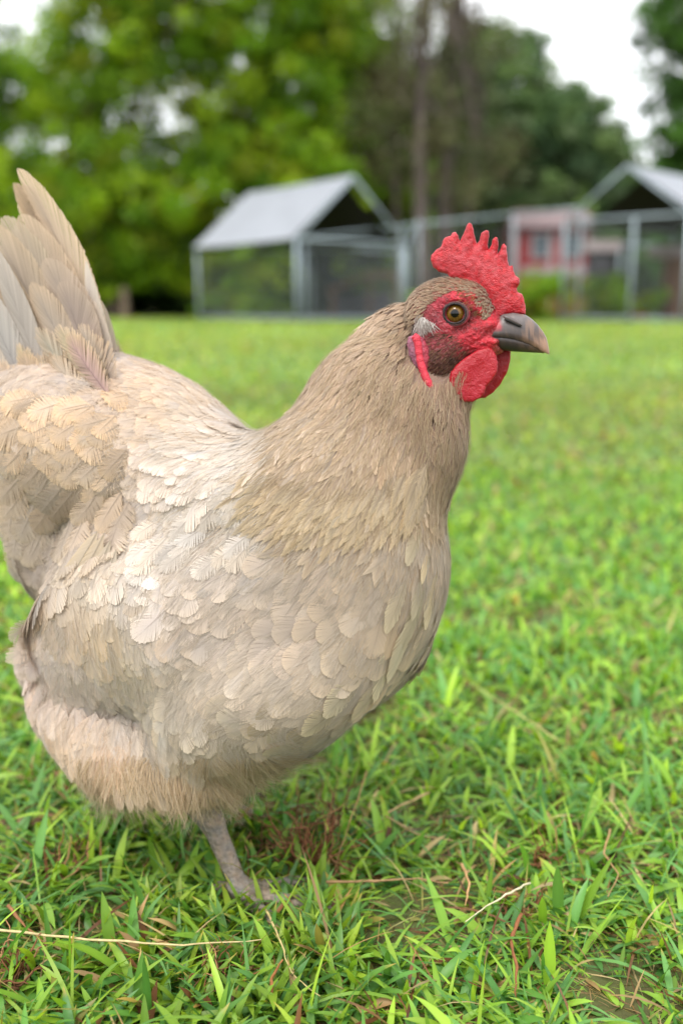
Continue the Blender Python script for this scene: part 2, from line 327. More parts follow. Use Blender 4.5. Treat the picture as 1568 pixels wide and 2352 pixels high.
def tree(name, x, y, h, trunk_r, crown, nclump, nleaf, size, cols, lab, cat='tree', mat=None, group=None, bark=(96, 84, 74), limbs=8, reach=.95, clump=(.35, .8), lean=0., gaps=None, squash=.8):
    """crown: list of (dx, dy, z, rx, ry, rz) lobes"""
    t = empty(name, (x, y, float(groundz(x, y))), lab, cat, group); mb = MB(); k = 9; s = np.linspace(0, 1, k)
    base = A(x, y, t.location.z - .1); p = base + np.stack([lean * s * h + .15 * np.sin(s * 5 + x), .1 * np.sin(s * 4 + y), s * h], -1); tube(mb, p, trunk_r * (1.25 - s * .95) * (1 + .5 * np.exp(-s * 14)), G(*bark), 10)
    lob = np.array(crown, float)
    for q in range(limbs):
        l = lob[q % len(lob)]; e = A(x + l[0], y + l[1], l[2]) + rng.normal(0, .4, 3) * l[3:6]; i0 = rng.integers(k // 3, k - 2); a = p[i0]; ss = np.linspace(0, 1, 7)[:, None]
        pts = a + (e - a) * ss + A(0, 0, 1) * np.sin(ss * math.pi) * .3 + np.cumsum(rng.normal(0, .06, (7, 3)), 0); tube(mb, pts, np.linspace(trunk_r * .45, trunk_r * .08, 7), G(*bark), 6, False)
    o = mb.build('trunk', MBARK, None); put(o, t)
    vol = lob[:, 3] * lob[:, 4] * lob[:, 5]; li = rng.choice(len(lob), nclump, p=vol ** .7 / (vol ** .7).sum()); d = nrm(rng.standard_normal((nclump, 3))); rr = reach * rng.random(nclump) ** .45
    C = A(x, y, 0) + lob[li, :3] + d * rr[:, None] * lob[li, 3:6]; C[:, 2] = np.maximum(C[:, 2], .25)
    if gaps is not None:                  # openings in the crown
        for gx, gy, gz, gr_ in gaps: C = C[np.linalg.norm((C - A(gx, gy, gz)) * A(1, .35, 1), axis=1) > gr_]
    mb = MB(); leaves(mb, C, rng.uniform(*clump, len(C)), nleaf, size, cols, squash=squash); o = mb.build('crown', mat or MLEAF, None, smooth=False); put(o, t); return t
LG = A(1.42, 1.24, 1.05) * G(A(*[x for r in [(112, 150, 30), (96, 138, 26), (128, 160, 38), (84, 122, 28), (72, 108, 26), (120, 140, 34)] for x in r]).reshape(-1, 3))
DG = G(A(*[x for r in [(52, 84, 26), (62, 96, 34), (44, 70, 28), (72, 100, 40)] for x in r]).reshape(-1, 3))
OG = G(A(*[x for r in [(98, 104, 62), (84, 96, 54), (110, 110, 72), (92, 84, 58)] for x in r]).reshape(-1, 3))
HG = G(A(*[x for r in [(78, 100, 58), (66, 90, 54), (90, 110, 62), (58, 78, 52), (84, 98, 68)] for x in r]).reshape(-1, 3))
def X_(u, Y): return (u - CU) / F_PX * Y * 1.0215
GT = 'broadleaved trees behind the left pen'
def lobes(*l): return l
gaps_ = [(float(at(u, v, 33)[0]), 33, float(at(u, v, 33)[2]), r) for u, v, r in [(235, 95, .75), (110, 325, .95), (370, 240, .7), (850, 215, .5), (330, 420, .3), (610, 320, .35), (60, 200, .4), (500, 150, .3), (590, 40, .35), (440, 270, .45), (320, 265, .4)]]
tree('broadleaf_tree', X_(60, 35), 35, 7, .28, [(0, 0, 6.2, 4.0, 3.2, 3.2), (-2, -1, 9, 3.4, 3, 3.2), (1.6, -1.2, 3.8, 2.6, 2.2, 2.4), (-3.4, 0, 3.4, 3, 2.4, 2.4), (0, -1, 1.6, 3, 1.6, 1.3)], 620, 120, .095, LG, 'bright green tree leftmost behind the tail feathers', group=GT, gaps=gaps_)
tree('broadleaf_tree', X_(300, 33), 33, 8, .26, [(0, 0, 7.4, 3.4, 3, 3.0), (1.5, -1, 10, 3.4, 3, 3), (-1.4, -1.2, 4.0, 2.2, 2, 2.0), (1.4, -.6, 3.6, 2.0, 2, 1.9), (-.4, -1, 1.7, 2.4, 1.4, 1.0)], 560, 120, .095, LG, 'bright green tree with a slanting grey trunk above the small wooden post', group=GT, gaps=gaps_, lean=-.12, bark=(128, 112, 98))
tree('broadleaf_tree', X_(600, 34), 34, 8, .26, [(0, 0, 7, 3.2, 3, 3.2), (1.8, 0, 9.6, 3.0, 3, 3), (-1.2, -1, 4.0, 2.4, 2.2, 2.2), (1.6, -1, 4.2, 2.0, 2, 2.0), (-.8, -1, 1.8, 2.2, 1.4, 1.2)], 560, 120, .095, LG, 'tall bright green tree directly behind the silver tarp roof', group=GT, gaps=gaps_)
tree('broadleaf_tree', X_(860, 37), 37, 8, .24, [(0, 0, 4.2, 2.2, 2.2, 2.4), (-.6, 0, 8.4, 2.2, 2.2, 2.6), (0, 0, 2.2, 2, 2, 1.6), (-1.2, 0, 6.2, 2.0, 2, 2.4)], 380, 110, .095, np.concatenate([LG, OG]), 'olive green tree just right of the silver roof peak', group=GT, gaps=gaps_)
for u, Y_, h_ in ((-60, 41, 5.4), (100, 44, 4.6), (250, 42, 5.2), (400, 40, 4.0), (560, 43, 5.0), (700, 41, 4.2), (860, 44, 4.6), (1100, 46, 4.2), (1330, 47, 4.0), (1600, 44, 4.4)):  # bushes added to block low sky; leaf colour darkened for shade under the canopy
    tree('canopy_shade_bush', X_(u, Y_), Y_, 2.5, .12, [(0, 0, h_ * .42, 3.9, 1.6, h_ * .52)], 170, 150, .12, DG * .6, {-60: 'dense bush painted as canopy shade at the far left under the trees', 100: 'bush painted as canopy shade set back behind the tail feathers', 400: 'low bush painted as canopy shade between the small wooden post and the left pen', 700: 'bush painted as canopy shade behind the middle post of the left pen', 250: 'dense bush painted as canopy shade behind the small wooden post', 560: 'dense bush painted as canopy shade showing through the left pen', 860: 'dense bush painted as canopy shade under the silver roof peak',
        1100: 'dense bush painted as canopy shade behind the grey trunks', 1330: 'dense bush painted as canopy shade behind the red coop', 1600: 'dense bush painted as canopy shade behind the right pen'}[u], 'bush', MLEAF2, 'bushes added to close the view, painted as canopy shade', limbs=3, clump=(.6, 1.0))
for u, Y_, r_, h_, ln in ((962, 31, .21, 13, 0), (1018, 32, .25, 13, .004), (1062, 34, .10, 12, -.01), (905, 33, .09, 11, .01)):
    tree('slender_tree', X_(u, Y_), Y_, h_, r_, [(0, 0, 9.0, 1.7, 1.6, 3.4), (-.8, 0, 6.2, 1.6, 1.5, 2.2), (.7, 0, 5.0, 1.3, 1.4, 1.8)], 64, 70, .07, OG, {962: 'slender tree with a dark grey trunk, left of the close pair', 1018: 'slender tree with the thickest grey trunk, right of the close pair', 1062: 'thin sparse tree right of the close pair of trunks', 905: 'thin sparse tree left of the close pair of trunks'}[u],
         mat=MLEAF2, group='slender sparse trees in the middle', bark=(112, 102, 96), limbs=14, clump=(.5, .9))
tree('rounded_tree', X_(1120, 46), 46, 7, .35, [(-.4, 0, 7.6, 4.0, 3, 5.0), (2.4, 0, 5.6, 3.6, 3, 4.8), (-2.4, 0, 6.4, 3.6, 3, 5)], 1300, 120, .12, HG * 1.7, 'big rounded grey green tree behind the slender trunks', mat=MLEAF2, group='rounded trees behind the right pen')
tree('rounded_tree', X_(1290, 50), 50, 6, .32, [(0, 0, 4.9, 3.4, 2.6, 4.5), (1.6, 0, 3.9, 2.8, 2.4, 3.7)], 700, 120, .12, HG * 1.7, 'lower rounded green tree stepping down to the right of the big one', mat=MLEAF2, group='rounded trees behind the right pen')
tree('rounded_tree', X_(1390, 55), 55, 5, .3, [(0, 0, 4.0, 3.2, 2.4, 4.2), (2.5, 0, 4, 3, 2.4, 4.0)], 560, 120, .12, np.concatenate([LG, HG]), 'fresher green tree in the dip below the open sky', mat=MLEAF2, group='rounded trees behind the right pen')
tree('shade_tree', X_(1565, 34), 34, 9, .3, [(0, 0, 9.2, 2.7, 2.6, 4.0), (-.9, -.3, 5.8, 1.5, 1.6, 1.7), (-1.4, 0, 8.8, 1.4, 1.4, 1.3), (-.5, 0, 4.2, 1.7, 1.4, 1.9), (1.6, 0, 6, 2.4, 2.2, 3.4), (0, 0, 2, 2.4, 1.6, 1.6)], 560, 90, .085, DG * 1.5, 'dark green tree hanging in from the upper right edge', mat=MLEAF2, limbs=16, clump=(.3, .6))

# ---- pens of galvanised pipe and chain link
MZ = material('galvanised_pipe', base=tuple(G(160, 174, 180)), rough=.5, metal=.2, spec=.5, noise=(20, .25, None)); MWIRE = material('chain_wire', base=tuple(G(120, 126, 128)), rough=.6, metal=.3)
MTARP = material('silver_tarp', base=tuple(G(150, 153, 160)), rough=.5, spec=.35, noise=(1.2, .12, None), bump=(2.5, .5, .05)); MTARPU = material('tarp_underside_shade', base=(.03, .028, .028), rough=.9)  # near-black colour stands in for shade beneath the tarp's far slope
def pipe(name, parent, a, b, r=.035, k=8):
    a, b = np.asarray(a, float), np.asarray(b, float); mb = MB(); tube(mb, np.linspace(a, b, 3), r, (1, 1, 1), k); o = mb.build(name, MZ, None); put(o, parent); return o
def chain(parent, a, b, h, z0=.03, st=.075):
    a, b = np.asarray(a, float).copy(), np.asarray(b, float).copy(); a[2] = b[2] = z0; d = b - a; L = np.linalg.norm(d); e = d / L; nrm_ = np.cross(e, A(0, 0, 1)); mb = MB(); r = .0012
    for sg in (1, -1):
        for s in np.arange(-h, L + h, st):
            s0, s1, z_0, z_1 = s, s + sg * h, 0., h
            if s1 > L: z_1 = h * (L - s0) / (s1 - s0); s1 = L
            if s1 < 0: z_1 = h * (0 - s0) / (s1 - s0); s1 = 0
            if s0 < 0: z_0 = h * (0 - s) / (sg * h); s0 = 0
            if s0 > L: z_0 = h * (L - s) / (sg * h); s0 = L
            if z_1 - z_0 < .02 or not (0 <= z_0 <= h) or z_1 > h + 1e-6: continue
            p, q = a + e * s0 + A(0, 0, z_0) + nrm_ * sg * r * .7, a + e * s1 + A(0, 0, z_1) + nrm_ * sg * r * .7; x = nrm(np.cross(q - p, nrm_)) * r; y = nrm_ * r
            mb.add([p - x, p + y, p + x, p - y, q - x, q + y, q + x, q - y], [(0, 1, 5, 4), (1, 2, 6, 5), (2, 3, 7, 6), (3, 0, 4, 7)])
    o = mb.build('wire_mesh', MWIRE, None, smooth=False); put(o, parent)
def gz_(p): p = np.array(p, float); p[2] = 0; return p
def slab(mb, a, b, c, d, th=.012, m=8, sag=.0):
    s, t = np.meshgrid(np.linspace(0, 1, m), np.linspace(0, 1, m), indexing='ij'); s, t = s[..., None], t[..., None]; p = (a * (1 - s) + b * s) * (1 - t) + (d * (1 - s) + c * s) * t
    n = nrm(np.cross(b - a, d - a)); p = p - A(0, 0, 1) * sag * (4 * s * (1 - s) * (.4 + .6 * np.abs(np.sin(t * 9.4)))); q_ = (np.arange(m - 1)[:, None] * m + np.arange(m - 1)[None]).reshape(-1, 1) + np.array([0, m, m + 1, 1])
    mb.add(p - n * th / 2, q_); mb.add(p + n * th / 2, q_[:, ::-1]); return mb
def gable_pen(lab, A0, e, w, L, g, He, Hp, tarp_overhang=.12):
    """A0 near corner, e along the gable end, g away along the ridge"""
    t = empty('covered_pen', (A0[0], A0[1], 0), lab, 'animal pen'); Z1, Z2 = A(0, 0, He), A(0, 0, Hp); c = [A0, A0 + e * w, A0 + e * w + g * L, A0 + g * L]; rg = [A0 + e * w / 2, A0 + e * w / 2 + g * L]
    for i in range(4): pipe('post', t, c[i], c[i] + Z1, .042)
    for i in range(4): pipe('rail', t, c[i] + Z1, c[(i + 1) % 4] + Z1); pipe('rail', t, c[i] + A(0, 0, .08), c[(i + 1) % 4] + A(0, 0, .08), .025)
    for k in (0, 1):
        pipe('rafter', t, (c[0] if k == 0 else c[3]) + Z1, rg[k] + Z2); pipe('rafter', t, (c[1] if k == 0 else c[2]) + Z1, rg[k] + Z2)
    pipe('ridge_pole', t, rg[0] + Z2, rg[1] + Z2); pipe('post', t, A0 + g * L * .5, A0 + g * L * .5 + Z1, .03) if L > 6 else None
    for i in range(4): chain(t, c[i], c[(i + 1) % 4], He)
    return t, c, rg, Z1, Z2
A0 = gz_(at(682, 740, 23.9)); B0 = gz_(at(457, 733, 27.8)); g1 = nrm(B0 - A0); e1 = nrm(A(-g1[1], g1[0], 0)); e1 = e1 if e1[0] > 0 else -e1
t, c, rg, Z1, Z2 = gable_pen('galvanised chain link pen under a silver tarp roof, left of the hen\'s head', A0, e1, 3.3, np.linalg.norm(B0 - A0), g1, 1.9, 3.38)
up_ = A(0, 0, .05); mb = slab(MB(), c[0] + Z1 - e1 * .12 - A(0, 0, .05) + up_, c[3] + Z1 - e1 * .12 - A(0, 0, .05) + up_, rg[1] + Z2 + up_, rg[0] + Z2 + up_, .012, 12, .05); put(mb.build('tarp', MTARP, None), t)
mb = slab(MB(), rg[0] + Z2 + up_ - A(0, 0, .015) + g1 * .5, rg[1] + Z2 + up_ - A(0, 0, .015), c[2] + Z1 + up_, c[1] + Z1 + up_ + g1 * .5, .012, 12, .05); put(mb.build('tarp_shaded_slope', MTARPU, None), t)  # far slope of the same tarp, its shade put into the colour
A2 = gz_(at(1288, 730, 25.6)); B2 = gz_(at(1566, 740, 23.4)); e2 = nrm(B2 - A2); g2 = nrm(A(-e2[1], e2[0], 0)); w2 = np.linalg.norm(B2 - A2)
t, c, rg, Z1, Z2 = gable_pen('tall galvanised pen with a dark open gable and pale tarp, at the right edge', A2, e2, w2, 6.0, g2, 2.42, 3.58)
pipe('post', t, A2 + e2 * w2 * .58, A2 + e2 * w2 * .58 + Z1, .04)
mb = slab(MB(), rg[0] + Z2 + up_, rg[1] + Z2 + up_, c[2] + Z1 + up_ + e2 * .1, c[1] + Z1 + up_ + e2 * .1, .012, 12, .05); put(mb.build('tarp', MTARP, None), t)
mb = slab(MB(), c[0] + Z1 + up_ + g2 * 1.2, c[3] + Z1 + up_, rg[1] + Z2 + up_ - A(0, 0, .015), rg[0] + Z2 + up_ - A(0, 0, .015) + g2 * 1.2, .012, 12, .05); put(mb.build('tarp_shaded_slope', MTARPU, None), t)  # left slope of this tarp, coloured near-black as the shaded underside
# the run of fence panels between the two pens
def fence(lab, pts, h, rails=(1.,)):
    p0 = gz_(pts[0]); t = empty('chain_link_fence', tuple(p0), lab, 'fence')
    for i, p in enumerate(pts):
        b = gz_(p); pipe('post', t, b, b + A(0, 0, p[2]), .038)
    for a, b in zip(pts[:-1], pts[1:]):
        for r in rails: pipe('rail', t, a * A(1, 1, r), b * A(1, 1, r), .03)
        chain(t, a, b, min(a[2], b[2]))
    return t
fence('chain link run joining the tarp roofed pen to the right pen', [at(700, 545, 24.2), at(920, 520, 27), at(1180, 492, 27.5), at(1336, 478, 25.4)], 2.4)
fence('inner chain link panel behind the front run, left of the hen\'s head', [at(715, 568, 28.5), at(925, 578, 28.5), at(962, 505, 29.5)], 1.9)
fence('inner chain link panel deep in the right pen', [at(1425, 560, 31), at(1560, 566, 31)], 1.9)

# ---- the red coop behind, and clutter in the pens
MRED = material('red_boards', base=tuple(G(146, 22, 30)), rough=.7, noise=(6, .35, None)); MWHT = material('white_trim', base=tuple(G(166, 152, 152)), rough=.6); MROOF = material('pale_roof', base=tuple(G(130, 108, 108)), rough=.7, noise=(4, .2, None)); MGLS = material('dark_glass', base=(.10, .12, .14), rough=.15)
MWOOD = material('weathered_wood', base=tuple(G(128, 96, 76)), rough=.85, noise=(8, .5, None)); MDARK = material('dark_box', base=tuple(G(58, 54, 60)), rough=.8)
Yc = 33.; p0 = gz_(at(1178, 640, Yc)); p1 = gz_(at(1350, 640, Yc)); wd = p1 - p0; zt = float(at(1250, 520, Yc)[2]); co = empty('red_coop', tuple(p0), 'red painted coop with white trim and a pale roof behind the fence', 'coop')
back = A(0, 2.4, 0); UPz = A(0, 0, 1.)
def part(name, mat, parent, P, X, Y, Z_): o = box(MB(), P, X, Y, Z_).build(name, mat, None, smooth=False); put(o, parent); return o
part('wall', MRED, co, p0 + UPz * .1, wd, back, UPz * (zt - .1))
zr = float(at(1250, 484, Yc + 1.2)[2]); mb = MB(); slab(mb, p0 + UPz * zt + A(-.25, -.3, -.05), p1 + UPz * zt + A(.25, -.3, -.05), p1 + UPz * zr + A(.1, 1.2, 0), p0 + UPz * zr + A(.1, 1.2, 0), .05, 4)
slab(mb, p0 + UPz * zr + A(.1, 1.2, 0), p1 + UPz * zr + A(.1, 1.2, 0), p1 + UPz * zt + A(.25, 2.7, -.05), p0 + UPz * zt + A(-.25, 2.7, -.05), .05, 4); put(mb.build('roof', MROOF, None, smooth=False), co)
for s in (0., .5, 1.): part('trim', MWHT, co, p0 + wd * s + A(-.08 if s else 0, -.03, .1), A(.11, 0, 0), A(0, .03, 0), UPz * (zt - .2))
zs = float(at(1290, 600, Yc)[2]); part('trim', MWHT, co, p0 + A(.3, -.06, 0) + UPz * (zs - .42), wd * .9, A(0, .05, 0), UPz * .24)
for s in (.22, .62): fr = part('window', MWHT, co, p0 + wd * s + A(0, -.05, zs + .08), A(.62, 0, 0), A(0, .04, 0), UPz * .8); g_ = box(MB(), p0 + wd * s + A(.07, -.065, zs + .15), A(.48, 0, 0), A(0, .02, 0), UPz * .66).build('pane', MGLS, fr, smooth=False); g_.location = Vector(g_.location) - co.location - fr.location
h_ = float(at(1375, 548, 29)[2]); q0 = gz_(at(1345, 700, 29)); ht = empty('rabbit_hutch', tuple(q0), 'small hutch with a white lid and dark front right of the coop', 'hutch'); part('lid', MWHT, ht, q0 + A(-.05, -.1, h_ - .35), A(.95, 0, 0), A(0, .8, 0), A(0, 0, .3)); part('box', MDARK, ht, q0 + A(.1, 0, h_ - 1.1), A(.6, 0, 0), A(0, .6, 0), A(0, 0, .72))
for dx in (.1, .65):
    for dy in (0, .52): part('leg', MWOOD, ht, q0 + A(dx, dy, 0), A(.06, 0, 0), A(0, .06, 0), A(0, 0, h_ - 1.1))
q1 = gz_(at(1508, 700, 28)); h2_ = float(at(1530, 566, 28)[2]); tb = empty('covered_crate', tuple(q1), 'brown crate under a rounded white cover inside the right pen', 'crate'); part('crate', MWOOD, tb, q1 + A(.35, 0, 0), A(1., 0, 0), A(0, .8, 0), A(0, 0, h2_ - .3)); mb = MB()
a_ = np.linspace(0, math.pi, 12); tube(mb, [q1 + A(.5, .4, h2_ - .12) + A(-.75 * math.cos(x), 0, .0) for x in a_], [.05 + .17 * math.sin(x) for x in a_], (1, 1, 1), 10); put(mb.build('cover', MWHT, None), tb)
q2 = gz_(at(1462, 735, 26.5)); mb = MB(); a_ = np.linspace(0, 1, 8); tube(mb, [q2 + A(0, 0, .02 + .16 * x) for x in a_], [.2 + .1 * x for x in a_], (1, 1, 1), 16); tag(mb.build('feed_bowl', MRED, origin=q2), 'red feed bowl on the grass inside the right pen', 'bowl')
q3 = gz_(at(760, 700, 27.5)); ro = empty('lean_to', tuple(q3), 'low brown wooden lean-to standing inside the middle run', 'shelter'); zz = float(at(830, 632, 27.5)[2])
for dx, hh in ((0, zz * .62), (1.0, zz), (1.75, zz * .9)): part('post', MWOOD, ro, q3 + A(dx, 0, 0), A(.09, 0, 0), A(0, .09, 0), A(0, 0, hh))
part('beam', MWOOD, ro, q3 + A(-.1, -.03, zz * .6), A(1.1, 0, zz * .38), A(0, .12, 0), A(0, 0, .09)); part('beam', MWOOD, ro, q3 + A(1., -.03, zz), A(.85, 0, -.06), A(0, .12, 0), A(0, 0, .09)); mb = slab(MB(), q3 + A(-.1, .1, zz * .62), q3 + A(1., .1, zz), q3 + A(1., 1.2, zz), q3 + A(-.1, 1.2, zz * .62), .04, 3); put(mb.build('board_roof', MWOOD, None, smooth=False), ro)
part('back_board', MDARK, ro, q3 + A(.05, 1.1, 0), A(1.7, 0, 0), A(0, .04, 0), A(0, 0, zz * .6))
q4 = gz_(at(288, 733, 29)); mb = MB(); box(mb, q4 + A(-.09, -.08, -.05), A(.18, 0, 0), A(0, .16, 0), A(0, 0, .92)); tag(mb.build('wooden_post', material('grey_post', base=tuple(G(120, 104, 84)), rough=.9, noise=(9, .5, None)), smooth=False, origin=q4), 'short weathered wooden post standing before the dark trees', 'post')
def bush(u, v, Y_, rx, h, n, cols, lab, name='leafy_bush', group=None):
    g = gz_(at(u, 720, Y_)); mb = MB(); C = g + np.stack([rng.normal(0, rx * .42, n), rng.normal(0, .4, n), rng.uniform(.08, 1, n) ** 1.3 * h * .85], -1); leaves(mb, C, rng.uniform(.16, .34, n), 70, .06, cols)
    tag(mb.build(name, MLEAF, smooth=False, origin=g), lab, 'bush', group)
BG = 'low weeds growing in the pens'
bush(1240, 690, 26.2, 1.0, 1.35, 46, LG * .9, 'leafy green bush in front of the red coop', group=BG); bush(1395, 690, 27, .8, 1.25, 40, LG * .85, 'leafy green bush right of the tall pen post', group=BG)
bush(1440, 700, 28.5, .9, .8, 26, LG, 'low green weeds beneath the hutch', group=BG); bush(560, 690, 30.5, 1.6, .7, 40, LG * .8, 'low weeds seen through the left pen mesh', group=BG); bush(925, 700, 29, .5, .8, 16, LG, 'small weeds beside the inner fence post', group=BG)
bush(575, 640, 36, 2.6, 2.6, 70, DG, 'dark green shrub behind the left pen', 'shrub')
# ================================================================== THE HEN
HC = A(-.09, .66, 0); HYAW = math.radians(-28)
hx = A(math.cos(HYAW), math.sin(HYAW), 0); hl = A(-math.sin(HYAW), math.cos(HYAW), 0); UZ = A(0, 0, 1)
def toB(p):
    q = np.asarray(p) - HC; return np.stack([q @ hx, q @ hl, q[..., 2]], -1)
def toW(b):
    b = np.asarray(b, float); return HC + b[..., :1] * hx + b[..., 1:2] * hl + b[..., 2:] * UZ
BODY = [  # x, y, z, rx, ry, rz, pitch, mirrored, blend
    (.003, 0, .202, .128, .088, .083, -7.7, 0, .022), (.060, .038, .156, .094, .055, .048, 28, 1, .012),
    (.096, 0, .236, .074, .067, .082, 0, 0, .022), (-.092, 0, .307, .119, .070, .062, -9, 0, .022),
    (-.121, 0, .254, .038, .059, .077, -2, 0, .022), (-.122, 0, .143, .040, .053, .041, 0, 0, .014),
    (-.0015, .045, .103, .069, .046, .021, 3, 1, .014), (-.071, 0, .117, .074, .064, .045, -21, 0, .014),
    (.095, .005, .2646, .062, .055, .077, 0, 0, .020), (.120, .021, .323, .0555, .036, .059, 19.4, 0, .018),
    (.132, .0285, .356, .051, .0185, .045, 40.6, 0, .006), (.148, .0293, .384, .028, .011, .020, 2, 0, .004),
    (-.030, .076, .192, .066, .015, .044, 14, 1, .020),      # folded wings
    (-.074, .047, .128, .044, .040, .032, -25, 1, .018), (-.042, .053, .110, .042, .038, .034, -10, 1, .018),     # thighs
    (.028, 0, .284, .060, .056, .029, 0, 0, .030),     # shoulders, closing the notch behind the neck
]
def ell(p, c, r, a=0.):
    q = p - c; ca, sa = math.cos(a), math.sin(a)
    e = np.stack([q[..., 0] * ca + q[..., 2] * sa, q[..., 1], -q[..., 0] * sa + q[..., 2] * ca], -1)
    k0 = np.sqrt(((e / r) ** 2).sum(-1)); k1 = np.sqrt(((e / np.square(r)) ** 2).sum(-1)) + 1e-9
    return k0 * (k0 - 1) / k1
def body_sdf(p):                          # p in the hen's frame
    d = None
    for x, y, z, a, b, c, pt, mir, k in BODY:
        for sg in ((1, -1) if mir else (1,)):
            e = ell(p, A(x, y * sg, z), A(a, b, c), math.radians(pt)); d = e if d is None else smin(d, e, k)
    return d + .0004
def grad(fn, p, h=.0015):
    g = np.stack([fn(p + A(*(h * (i == j) for j in range(3)))) - fn(p - A(*(h * (i == j) for j in range(3)))) for i in range(3)], -1)
    return nrm(g)
def body_n(pw): 
    g = grad(body_sdf, toB(pw)); return g[..., :1] * hx + g[..., 1:2] * hl + g[..., 2:] * UZ

